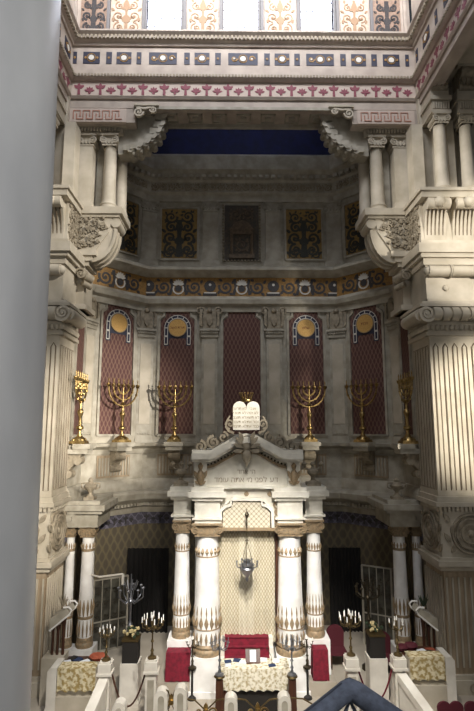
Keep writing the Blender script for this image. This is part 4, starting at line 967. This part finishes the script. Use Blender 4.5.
# stair balustrades sloping towards the viewer
for k, (px, lab, dx) in enumerate(((106, 'sloping white stair balustrade at the left bench', -.35), (398, 'sloping white stair balustrade at the right bench', .75))):
    p = PP[0] if k == 0 else PP[3]; t = thing('stair_balustrade', lab, 'balustrade'); q = MB()
    a = Vector((p.x, p.y-.1, p.z-.45)); b = Vector((p.x+dx, p.y-2.0, p.z-1.45))
    for dz0, dz1, hw in ((-.12, .08, .13),):
        q.add([(a.x-hw, a.y, a.z+dz0), (a.x+hw, a.y, a.z+dz0), (a.x+hw, a.y, a.z+dz1), (a.x-hw, a.y, a.z+dz1), (b.x-hw, b.y, b.z+dz0), (b.x+hw, b.y, b.z+dz0), (b.x+hw, b.y, b.z+dz1), (b.x-hw, b.y, b.z+dz1)],
              [(0,1,2,3),(4,5,6,7),(0,1,5,4),(1,2,6,5),(2,3,7,6),(3,0,4,7)])
    q.build('handrail', M['steps'], t, False); q = MB(); hw = .09
    q.add([(a.x-hw, a.y, -1.2), (a.x+hw, a.y, -1.2), (a.x+hw, a.y, a.z-.1), (a.x-hw, a.y, a.z-.1), (b.x-hw, b.y, -1.2), (b.x+hw, b.y, -1.2), (b.x+hw, b.y, b.z-.1), (b.x-hw, b.y, b.z-.1)],
          [(0,1,2,3),(4,5,6,7),(0,1,5,4),(1,2,6,5),(2,3,7,6),(3,0,4,7)]); q.build('side_panel', M['steps'], t, False)
    q = MB().box(b.x-.2, b.x+.2, b.y-.2, b.y+.2, -1.2, b.z+.1).lathe(b.x, b.y, [(.2, b.z+.1), (.17, b.z+.2), (.08, b.z+.26)], 12); q.build('end_post', M['steps'], t)
# low front posts with gilt ironwork
YF = 14.4
fp = [(162, 688, 'short round-headed white post at the left stair'), (181, 685, 'short round-headed white post below the red draped stand'), (231, 694, 'short round-headed white post left before the table'), (284, 693, 'short round-headed white post right before the table'),
      (120, 700, 'short round-headed white post at lower left')]
FP = []
for px, py, lab in fp:
    p = on(px, py, YF); FP.append(p); t = thing('gate_post', lab, 'post', (p.x, YF, 0))
    q = MB().prism([(-.17, -1.2), (.17, -1.2)]+[(.17*math.cos(PI*k/10), p.z-.17+.17*math.sin(PI*k/10)) for k in range(11)], -.15, .15); q.build('shaft', M['steps'], t, False)
    q = MB().prism([(-.08, p.z-1), (.08, p.z-1)]+[(.08*math.cos(PI*k/8), p.z-.2+.08*math.sin(PI*k/8)) for k in range(9)], -.17, -.15); q.build('recessed_panel', M['stone2'], t, False)
def ironwork(pa, pb, lab):
    t = thing('iron_railing', lab, 'railing'); q = MB(); y = pa[1]; xm = (pa[0]+pb[0])/2; z = pa[2]; L = pb[0]-pa[0]
    q.tube([(pa[0], y, z), (pa[0]+L*.2, y, z-.02), (xm, y, z-.28), (pb[0]-L*.2, y, z-.02), (pb[0], y, z)], .022, 6)
    q.tube([(pa[0], y, z-.65), (xm, y, z-.3), (pb[0], y, z-.65)], .02, 6); q.tube([(pa[0], y, z-.9), (pb[0], y, z-.9)], .02, 6)
    q.build('bars', M['brass'], t); q = MB()
    for s_ in (-1, 1): q.spiral(xm+s_*.17, z-.32, .12, 1.4, .035, y-.02, y+.02, s_, 0); q.spiral(xm+s_*.17, z-.55, .11, 1.4, .03, y-.02, y+.02, -s_, 0)
    q.ball((xm, y-.02, z-.28), .08, 8); q.leaf(xm, z-.3, .22, .12, PI/2, y-.02, y+.02); q.build('scrolls', M['gold'], t)
def XZ(p): return (p.x+.15, p.y, p.z-.2)
ironwork((FP[2].x+.17, YF, FP[2].z-.12), (FP[3].x-.17, YF, FP[3].z-.12), 'gilt iron gate between the two short posts before the table')
e = on(352, 700, YF); ironwork((FP[3].x+.17, YF, FP[3].z-.12), (e.x, YF, FP[3].z-.12), 'gilt iron railing right of the table')
ironwork((FP[1].x+.17, YF, FP[2].z-.12), (FP[2].x-.17, YF, FP[2].z-.12), 'gilt iron railing left of the table')
ironwork((FP[0].x+.1, YF, FP[0].z-.05), (FP[1].x-.1, YF, FP[0].z-.05), 'gilt iron scrollwork between the two left gate posts')
# ropes across the stairs
for pa, pb, lab, m_ in ((PP[0], PP[1], 'dark rope sagging between the two left candle posts', 'wood'), (PP[2], PP[3], 'red rope sagging between the two right candle posts', 'rope')):
    q = MB(); n = 12; q.tube([(pa.x+.18+(pb.x-pa.x-.36)*k/n, pa.y, pa.z-.35-.85*(1-(2*k/n-1)**2)) for k in range(n+1)], .025, 6); tag(q.build('barrier_rope', M[m_]), lab, 'rope')
# front kerb / step of the platform
t = thing('platform_steps', 'white marble steps along the platform edge at the bottom', 'steps')
for k in range(4): MB().box(X0-5.2, X0+5.0, 13.6-.35*k, 13.95-.35*k, -1.2, -.3*k-.0001).build('step', M['steps'], t, False)
t = thing('low_parapet', 'low white marble parapet running behind the table posts', 'parapet'); q = MB().box(PP[1].x+.2, PP[2].x-.2, 15.5, 15.7, 0, .16); q.build('body', M['steps'], t, False)
struct(MB().box(XA-2.85, XA-1.35, 17.15, 19.6, 0, .42).box(XA+1.35, XA+2.85, 17.15, 19.6, 0, .42).build('floor', M['floor'], smooth=False), 'raised dais beside the ark')
# table with brocade cloth
YT = 16.0; tx = W(254.5, 670, YT).x; zt = Z(669, YT-.33)
t = thing('reading_table', 'dark wooden table under the brocade cloth before the ark', 'table', (tx, YT, 0))
MB().box(-.95, .95, -.31, .31, zt-.08, zt-.025).build('tabletop', M['wood'], t, False); MB().box(-.85, .85, -.24, .26, .08, zt-.08).box(-.92, .92, -.28, .3, 0, .1).build('cabinet', M['dark'], t, False)
for sx in (-1, 1):
    for sy in (-1, 1): MB().box(sx*.88-.05, sx*.88+.05, sy*.25-.05, sy*.25+.05, 0, zt-.08).build('leg', M['wood'], t, False)
q = MB().box(-1.0, 1.0, -.34, .34, zt-.02, zt+.005); q2 = cloth_sheet(2.0, zt-.6, zt, .012, 8, seed=3, scallop=.05); q2.T = Matrix()
for i, v in enumerate(q2.v): q2.v[i] = (v[0], v[1]-.36, v[2])
n = len(q.v); q.v += q2.v; q.f += [tuple(i+n for i in f) for f in q2.f]; q.box(-1.01, -1.0, -.34, .34, zt-.5, zt); q.box(1.0, 1.01, -.34, .34, zt-.5, zt)
tag(q.build('tablecloth', M['tcloth']), 'cream and gold brocade cloth covering the reading table', 'tablecloth', loc=(tx, YT, 0))
t = thing('book_stand', 'small brown wooden book stand in the middle of the table', 'stand', (W(253, 655, YT).x, YT+.08, zt+.005))
MB().box(-.2, .2, -.1, .12, 0, .03).prismx([(-.1, .03), (.12, .03), (.1, .34), (.07, .34)], -.22, .22).build('body', M['wood'], t, False)
MB().prismx([(-.115, .06), (-.1, .06), (.06, .32), (.045, .32)], -.09, .09).build('page', M['paper'], t, False)
for (px, py, w_, d_, m_, lab) in ((228, 655, .2, .14, 'bluebk', 'dark blue prayer book at the left end of the table'), (228, 661, .17, .12, 'paper', 'small blue and white card at the table edge'), (237, 653, .22, .16, 'bluebk', 'dark blue book left of the book stand'), (272, 662, .2, .12, 'bluebk', 'small blue book at the right end of the table'), (243, 656, .2, .16, 'paper', 'open white booklet beside the book stand'), (263, 652, .24, .18, 'paper', 'white papers right of the book stand'), (276, 654, .2, .2, 'paper', 'white sheet at the right end of the table')):
    f = (664-py)/12.; yy = YT-.24+.45*max(0, min(1, f)); q = MB().box(-w_/2, w_/2, -d_/2, d_/2, 0, .035)
    tag(q.build('book', M[m_], smooth=False), lab, 'book', loc=(W(px, py, yy).x, yy, zt+.006), rz=.2*math.sin(px))
t = thing('desk_microphone', 'thin black gooseneck microphone on the table right of the book stand', 'microphone', (W(272, 660, YT).x, YT-.1, zt+.006))
MB().lathe(0, 0, [(.06, 0), (.06, .02), (.01, .03)], 10).build('base', M['dkmetal'], t); MB().tube([(0, 0, .02), (-.04, .02, .25), (-.14, .05, .42)], .009, 5).ball((-.15, .05, .44), .025, 6).build('gooseneck', M['dkmetal'], t)
# wooden lamp posts in front of the ark
for px, lab, cb in ((219.5, 'dark wooden post with gilt cap, left of the table', 'silver branched candelabrum on the wooden post left of the table'), (292, 'dark wooden post with gilt cap, right of the table', 'silver branched candelabrum on the wooden post right of the table')):
    p = on(px, 675, 15.3); t = thing('candle_post', lab, 'post', (p.x, 15.3, 0)); MB().box(-.12, .12, -.12, .12, 0, p.z-.08, .02, .02).box(-.16, .16, -.16, .16, 0, .12).build('shaft', M['wood'], t, False)
    MB().lathe(0, 0, [(.1, p.z-.08), (.16, p.z-.04), (.14, p.z)], 12).build('cap', M['brass'], t); candelabrum('silver_candelabrum', cb, (p.x, 15.3, p.z), 1.05, 7, .26, 'silver', 'silver', tiers=2)
for px, lab in ((193, 'small dark silver candelabrum between the two left ark columns'), (306, 'small dark silver candelabrum between the two right ark columns')):
    p = W(px, 655, 17.3); t = thing('candle_pedestal', lab.replace('small dark silver candelabrum', 'narrow dark stand'), 'stand', (p.x, 17.05, 0)); MB().lathe(0, 0, [(.14, 0), (.12, .06), (.035, .12), (.035, .82), (.09, .86), (.09, .9)], 10).build('body', M['dark'], t, False)
    candelabrum('silver_candelabrum', lab, (p.x, 17.05, .9), .95, 5, .2, 'dkmetal', 'candle')
# red draped stands
def draped(px0, px1, ytop, Y, dp, lab):
    xa, xb = W(px0, ytop, Y).x, W(px1, ytop, Y).x; z1 = W(px0, ytop, Y).z; t = thing('draped_stand', lab, 'draped table', ((xa+xb)/2, Y, 0)); w_ = xb-xa
    MB().box(-w_/2+.05, w_/2-.05, .03, dp-.03, .42, z1-.02).build('stand', M['dark'], t, False); n = int(w_*14); q = MB(); pts = []
    per = [(-w_/2+w_*i/n, 0) for i in range(n)]+[(w_/2, dp*i/6) for i in range(6)]+[(w_/2-w_*i/n, dp) for i in range(n)]+[(-w_/2, dp-dp*i/6) for i in range(6)]
    bot = [(x*(1.05+.05*math.sin(i*2.2)), (y-dp/2)*(1.06+.08*math.sin(i*2.2))+dp/2) for i, (x, y) in enumerate(per)]; m_ = len(per)
    q.add([(x, y, z1) for x, y in per]+[(x, y, .45) for x, y in bot], [(i, (i+1) % m_, m_+(i+1) % m_, m_+i) for i in range(m_)]+[tuple(range(m_))]); q.build('cover', M['crimson'], t, angle=60); return t
draped(166, 190, 653, 17.2, .42, 'stand covered in crimson velvet, left of the ark'); draped(313, 328, 650, 17.2, .42, 'narrow stand covered in crimson velvet, right of the ark')
# benches with gold drape
for k, (p0, p1, yt, yb, Y, lab) in enumerate(((58, 97, 666, 690, 15.9, 'left'), (408, 444, 657, 681, 15.9, 'right'))):
    xa, xb = W(p0, yt, Y).x, W(p1, yt, Y).x; z1 = Z(yt, Y); z0 = Z(yb, Y); xm = (xa+xb)/2; h = (xb-xa)/2
    t = thing('marble_bench_wall', 'low pale marble bench wall at the %s pillar' % lab, 'bench', (xm, Y, 0))
    MB().box(-h-.0, h+.0, 0, .25, 0, z1-.04).build('wall', M['stone'], t, False)
    o_ = -1 if k == 0 else 1
    q = MB().prism([(o_*h, 0), (o_*(h+.36), 0), (o_*(h+.36), .25), (o_*(h+.28), .4), (o_*(h+.28), z1-.1), (o_*(h+.2), z1), (o_*h, z1)], -.08, .6); q.build('armrest', M['steps'], t, False)
    MB().box(-h, h, -.1, .0, 0, z0-.12).box(-h-.05, h+.05, -.3, 0, 0, .18).build('plinth', M['stone'], t, False)
    q = MB().box(-h+.02, h-.02, -.07, .35, z1-.04, z1+.0); c2 = cloth_sheet(2*h-.04, z0, z1, .015, 4, seed=k, scallop=.06)
    n = len(q.v); q.v += [(v[0], v[1]-.1, v[2]) for v in c2.v]; q.f += [tuple(i+n for i in f) for f in c2.f]
    tag(q.build('bench_drape', M['drape']), 'gold and cream brocade drape over the %s bench wall' % lab, 'drape', loc=(xm, Y, 0))
    rr = random.Random(k+3)
    # seat behind the wall with things on it
    t = thing('seat_desk', 'dark wooden desk behind the %s bench drape' % lab, 'desk', (xm, Y+.35, 0)); MB().box(-h, h, 0, .7, z1-.2, z1-.14).build('top', M['wood'], t, False); MB().box(-h+.05, -h+.12, .05, .65, 0, z1-.2).box(h-.12, h-.05, .05, .65, 0, z1-.2).build('leg', M['wood'], t, False)
    spec = [(-.5, .15, 'paper', 'white open prayer book'), (-.2, .3, 'bluebk', 'dark prayer book'), (.05, .18, 'paper', 'folded white papers'), (-.38, .42, 'dark', 'black prayer book')] if k == 0 else [(.1, .2, 'paper', 'white open prayer book'), (.4, .3, 'terra', 'reddish brown prayer book'), (.3, .12, 'dark', 'black prayer book')]
    for dx, dy, m_, l2 in spec: tag(MB().box(-.13, .13, -.09, .09, 0, .05).build('book', M[m_], smooth=False), l2+' on the desk behind the %s gold drape' % lab, 'book', loc=(xm+dx, Y+.42+dy, z1-.14), rz=rr.random()*2)
    q = MB()
    c_ = thing('folded_cloth', ('terracotta cloth heaped on the left desk beside the pedestal' if k == 0 else 'dark red cloth heaped on the right desk'), 'cloth', (xm+(.3 if k == 0 else -.35), Y+.75, z1-.14))
    for j in range(5): q.ball((rr.uniform(-.2, .2), rr.uniform(-.08, .08), .1), rr.uniform(.12, .2), 8, 1.3, .8, .7)
    q.build('folds', M['terra' if k == 0 else 'maroon'], c_)
# wall desks (slanted top on slim columns) at inner faces of the pillars
for s_, px, lab in ((-1, 63, 'left'), (1, 424, 'right')):
    Y = 17.0; p = W(px, 612, Y); t = thing('wall_lectern', 'slanting marble lectern top on slim columns beside the %s pillar' % lab, 'lectern', (p.x, Y, 0)); q = MB()
    h = .5; q.T = Matrix.Scale(s_, 4, (1,0,0)); zt_ = p.z
    q.prism([(-.3, zt_+.05), (.3, zt_-.42), (.3, zt_-.1), (-.2, zt_+.2)], -.3, .3); q.build('slanted_top', M['stone2'], t, False)
    q = MB(Matrix.Scale(s_, 4, (1,0,0)));
    for y in (-.3, .3): q.tube([(-.1, y, zt_+.23), (-.27, y, zt_+.24), (-.36, y, zt_+.15), (-.3, y, zt_+.03), (.3, y, zt_-.45)], .03, 6)
    q.build('edge_moulding', M['white'], t); q = MB(Matrix.Scale(s_, 4, (1,0,0)))
    for x in (-.05, .12, .28): q.lathe(x, 0, [(.07, 0), (.045, .1), (.045, zt_-.55), (.08, zt_-.4+.2*(x < .1))], 10)
    q.build('colonnette', M['wood'], t); q = MB(Matrix.Scale(s_, 4, (1,0,0))); q.box(-.15, .5, -.3, .3, 0, zt_-1.25 if zt_ > 1.6 else .4); q.build('base', M['stone'], t, False)
    v = thing('small_plant', 'small leafy ornament on top of the %s slanting lectern' % lab, 'plant', (p.x, Y, zt_+.15)); q = MB()
    for j in range(7): a = j*.9; q.tube([(0, 0, 0), (.08*math.cos(a), .08*math.sin(a), .15), (.16*math.cos(a), .16*math.sin(a), .25+.03*j)], [.02, .03, .005], 5)
    q.build('leaves', M['green' if s_ > 0 else 'relief'], v)
# pedestals with flower urns (left and right)
for px, py0, py1, lab in ((131, 660, 686, 'left'), (376, 655, 682, 'right')):
    Y = 16.9; p = W(px, py0, Y); t = thing('flower_pedestal', 'square white marble pedestal between the %s candle posts' % lab, 'pedestal', (p.x, Y, 0)); MB().box(-.28, .28, -.28, .28, 0, p.z).box(-.31, .31, -.31, .31, 0, .12).build('body', M['steps'], t, False)
    t = thing('planter_box', 'dark square planter with gilt rim on the %s white pedestal' % lab, 'planter', (p.x, Y, p.z)); MB().box(-.24, .24, -.24, .24, 0, .62).build('body', M['dark'], t, False); MB().box(-.26, .26, -.26, .26, .62, .68).build('rim', M['brass'], t, False)
    v = thing('flower_bunch', 'cream and green flower bunch in the %s dark planter' % lab, 'flowers', (p.x, Y, p.z+.7)); q, q2 = MB(), MB(); rr = random.Random(int(px))
    for j in range(22): a = rr.random()*2*PI; r_ = rr.random()*.3; (q if j % 2 else q2).ball((r_*math.cos(a), r_*math.sin(a), .04+rr.random()*.2), .06, 6)
    q.build('petals', M['cream'], v); q2.build('leaves', M['green'], v)
# tall floor candelabrum at left, and dim one at right
def tall(px, py, Y, lab, m_):
    p = W(px, py, Y); t = thing('floor_candelabrum', lab, 'candelabrum', (p.x, Y, 0)); H = p.z
    MB().lathe(0, 0, [(.3, 0), (.3, .08), (.12, .2), (.06, .3)], 14).build('base', M[m_], t)
    MB().lathe(0, 0, [(.06, .28), (.09, .6), (.04, .8), (.05, H*.5), (.1, H*.52), (.04, H*.56), (.05, H*.72), (.1, H*.75), (.03, H*.78), (.02, H)], 12).build('stem', M[m_], t); q = MB()
    for k in range(8):
        a = PI*k/4; c, s = math.cos(a), math.sin(a); q.tube([(0, 0, H*.76), (.2*c, .2*s, H*.73), (.42*c, .42*s, H*.78), (.42*c, .42*s, H*.85)], .022, 5); q.lathe(.42*c, .42*s, [(.02, H*.85), (.06, H*.87), (.03, H*.88)], 6)
        q.tube([(0, 0, H*.86), (.14*c, .14*s, H*.85), (.24*c, .24*s, H*.93)], .018, 5)
    q.build('arm', M[m_], t)
tall(131.5, 574, 18.2, 'tall dark bronze floor candelabrum left of the ark', 'silver')
tall(367, 574, 19.0, 'tall dim floor candelabrum right of the ark before the glazed door', 'dkmetal')
# glazed doors / screens in the hangings
def door(px0, px1, y0, y1, Y, rz, lab, n):
    a, b = W(px0, y0, Y), W(px1, y1, Y); w_ = (b.x-a.x)/math.cos(rz); z0, z1 = max(0, b.z), a.z; xm = (a.x+b.x)/2
    o = MB().box(-w_/2, w_/2, -.03, .03, 0, z1).build('door_%d' % n, M['glass'], smooth=False); o.location = (xm, Y, 0); o.rotation_euler = (0, 0, rz); struct(o, lab)
    q = MB().strip([(-w_/2, .02), (-w_/2, z1), (w_/2, z1), (w_/2, .02), (-w_/2, .02)], .08, -.07, .07)
    for j in range(1, 4): q.box(-w_/2+w_*j/4-.015, -w_/2+w_*j/4+.015, -.05, .05, 0, z1)
    q.box(-w_/2, w_/2, -.05, .05, z1*.4, z1*.4+.05); q.build('door_frame', M['stone2'], o, False)
    g = MB()
    for j in range(4):
        for i in range(5): g.spiral(-w_/2+w_*(j+.5)/4, z1*(.12+.18*i), w_*.09, 1.3, .02, -.05, -.03, 1 if i % 2 else -1, 0)
    g.build('iron_scrollwork', M['dkmetal'], o, False)
door(364, 392, 567, 640, 20.7, R(-30), 'pale glazed iron-scroll door open at right of the ark', 1)
door(96, 124, 578, 640, 20.7, R(30), 'glazed iron-scroll door left of the tall candelabrum', 2)
q = MB(); a, b = W(99, 577, 19.0), W(123, 574, 19.0); q.tube([a, b], .035, 6); q.tube([b, b+Vector((0, 0, -.35))], .05, 6); q.tube([a, Vector((W(90,577,19.4).x-.1, 19.45, a.z))], .03, 6); tag(q.build('curtain_pole', M['steps']), 'pale horizontal pole projecting from the far left marble column', 'pole')
# dark curtains beside doors (folds)
for px0, px1, lab in ((126, 168, 'heavy dark curtain hanging left of the ark'), (330, 362, 'heavy dark curtain hanging right of the ark')):
    Y = 22.3; xa, xb = W(px0, 600, Y).x, W(px1, 600, Y).x; t = thing('dark_curtain', lab, 'curtain', ((xa+xb)/2, Y, 0)); cloth_sheet(xb-xa, .0, Z(548, Y), .07, 9, seed=int(px0)).build('cloth', M['darkcl'], t)
# dark red armchairs at the back, round-backed chairs at bottom right
def armchair(name, lab, loc, rz, sc=1, m_='maroon'):
    t = thing(name, lab, 'chair', loc, rz); t.scale = (sc,)*3
    MB().box(-.27, .27, -.27, .27, .4, .5).build('seat', M[m_], t, False)
    q = MB().prism([(-.26, .5), (.26, .5), (.27, .9)]+[(.27*math.cos(PI*k/10), .9+.22*math.sin(PI*k/10)) for k in range(11)], .2, .29); q.build('backrest', M[m_], t, False)
    for sx in (-1, 1):
        for sy in (-1, 1): MB().box(sx*.23-.025, sx*.23+.025, sy*.23-.025, sy*.23+.025, 0, .4).build('leg', M['wood'], t, False)
    return t
for px, lab in ((442, 'dark maroon round-backed chair, leftmost of three at bottom right'), (454, 'dark maroon round-backed chair, middle of three at bottom right'), (469, 'dark maroon round-backed chair, rightmost of three at bottom right')):
    p = W(px, 699, 13.0); armchair('round_chair', lab, (p.x, 13.0-.25, p.z-.69), 0, .615)
for px, Y, lab in ((384, 18.6, 'dark red armchair before the glazed door at right'), (337, 19.2, 'dark red armchair in shadow right of the ark')):
    p = W(px, 650, Y); armchair('arm_chair', lab, (p.x, Y, 0), R(0), 1.15)
# platform for the foreground chairs
struct(MB().box(X0+5.2, 15, 11.5, 13.59, -1.2, W(442, 699, 13.0).z-.692).build('floor', M['floor'], smooth=False), 'low stone platform under the maroon chairs')
armchair('red_bench', 'crimson padded chair just behind the gilt gate at the bottom centre', (W(258, 700, 14.9).x, 14.9, .0), 0, .6, 'crimson')
# rail velvet strip at bottom centre
# ================================================================ FOREGROUND
YC = 3.0
def colx(py): return W([62, 30][0]+(30-62)*py/711, py, YC).x
top, bot = W(62, 0, YC), W(30, 711, YC); r0 = .62
def edge(z): t_ = (z-bot.z)/(top.z-bot.z); return bot.x+(top.x-bot.x)*t_
# silhouette edge sits a little in front of the axis: shift so the tangent ray matches
q = MB(); vs = []; zs = [2.0+.4*k for k in range(26)]; cxs = -1.95; cyc = 3.1
prof = []
for z in zs:
    e = edge(z); k = -e/YC; prof.append((abs(-cxs-k*cyc)/math.sqrt(1+k*k), z))
q.lathe(cxs, cyc, prof, 64)
t = thing('marble_column', 'large smooth grey marble column filling the left foreground', 'column'); q.build('shaft', M['marble'], t)
struct(MB().box(-4, 4, -3, 1.9, 6.0, 6.2).build('floor', M['stone2'], smooth=False), 'gallery floor near the viewer')
# peaked padded rail
t = thing('padded_rail', 'blue-grey velvet padded rail rising to a peak in the bottom foreground', 'railing')
Yr = 3.4; apx = W(350, 688, Yr); la = W(297, 730, Yr-.05); ra = W(411, 730, Yr-.05)
def limb(a, b, r_, n=12):
    pts = [a.lerp(b, k/8) for k in range(9)]; return pts
lp = [la.lerp(apx, k/6) for k in range(6)]; rp = [apx.lerp(ra, k/6) for k in range(1, 7)]
mid = [lp[-1].lerp(apx, .55), apx+Vector((0, 0, -.005)), apx.lerp(rp[0], .45)]
q = MB(); q.tube(lp+mid+rp, [.058]*6+[.06, .062, .062]+[.064]*6, 16); q.build('padding', M['denim'], t)
q = MB(); q.tube([p+Vector((-.028, -.01, .05)) for p in lp+mid[:1]], .007, 6); q.build('piping', M['piping'], t)
q = MB(); i0, i1, i2 = W(341, 722, Yr+.02), W(350, 701, Yr+.02), W(361, 724, Yr+.02); q.tube([i0, i1, i2], .016, 8); q.build('inner_brace', M['denim'], t)

# ---------------------------------------------------------------- groups of look-alike repeats
GR = dict(damask_panel='dark red wall panels round the apse', wall_pilaster='pilasters between the red panels', attic_pilaster='upper pilasters under the vault', arabesque_panel='arabesque mosaic panels',
 reeded_panel='reeded dado panels', menorah_bracket='brackets carrying the menorahs', menorah='golden menorahs round the apse', sill_mosaic='mosaic strips below the upper windows', greek_key_panel='greek key inlays',
 haunch_console='consoles at the ends of the soffit', colonnette_bay='colonnette bays beside the opening', fluted_pillar='great fluted pillars', pillar_colonnettes='colonnettes on the pillar blocks', marble_column='gilded columns of the apse',
 slim_column='slim corner columns', column_entablature='entablatures on the side columns', stone_urn='carved stone urns', newel_post='white newel posts', brass_candelabrum='candelabra on the white posts', stair_balustrade='stair balustrades',
 gate_post='short round-headed posts', iron_railing='gilt iron railings', barrier_rope='ropes across the stairs', book='books and papers', candle_post='wooden candle posts', silver_candelabrum='silver candelabra by the ark', candle_pedestal='narrow stands',
 draped_stand='crimson draped stands', marble_bench_wall='low bench walls', bench_drape='gold bench drapes', seat_desk='desks behind the bench drapes', folded_cloth='heaped cloths', wall_lectern='slanting lecterns', small_plant='ornaments on the lecterns',
 flower_pedestal='white flower pedestals', planter_box='dark planters', flower_bunch='flower bunches', floor_candelabrum='tall floor candelabra', dark_curtain='dark hanging curtains', round_chair='maroon round-backed chairs', arm_chair='dark red armchairs')
import re
for o in COL.objects:
    if o.parent is None and 'category' in o:
        b = re.sub(r'\.\d+$', '', o.name)
        if b in GR: o['group'] = GR[b] if not (b == 'marble_column' and o['label'].startswith('large')) else 'foreground column'
        if 'group' in o and o['group'] == 'foreground column': del o['group']
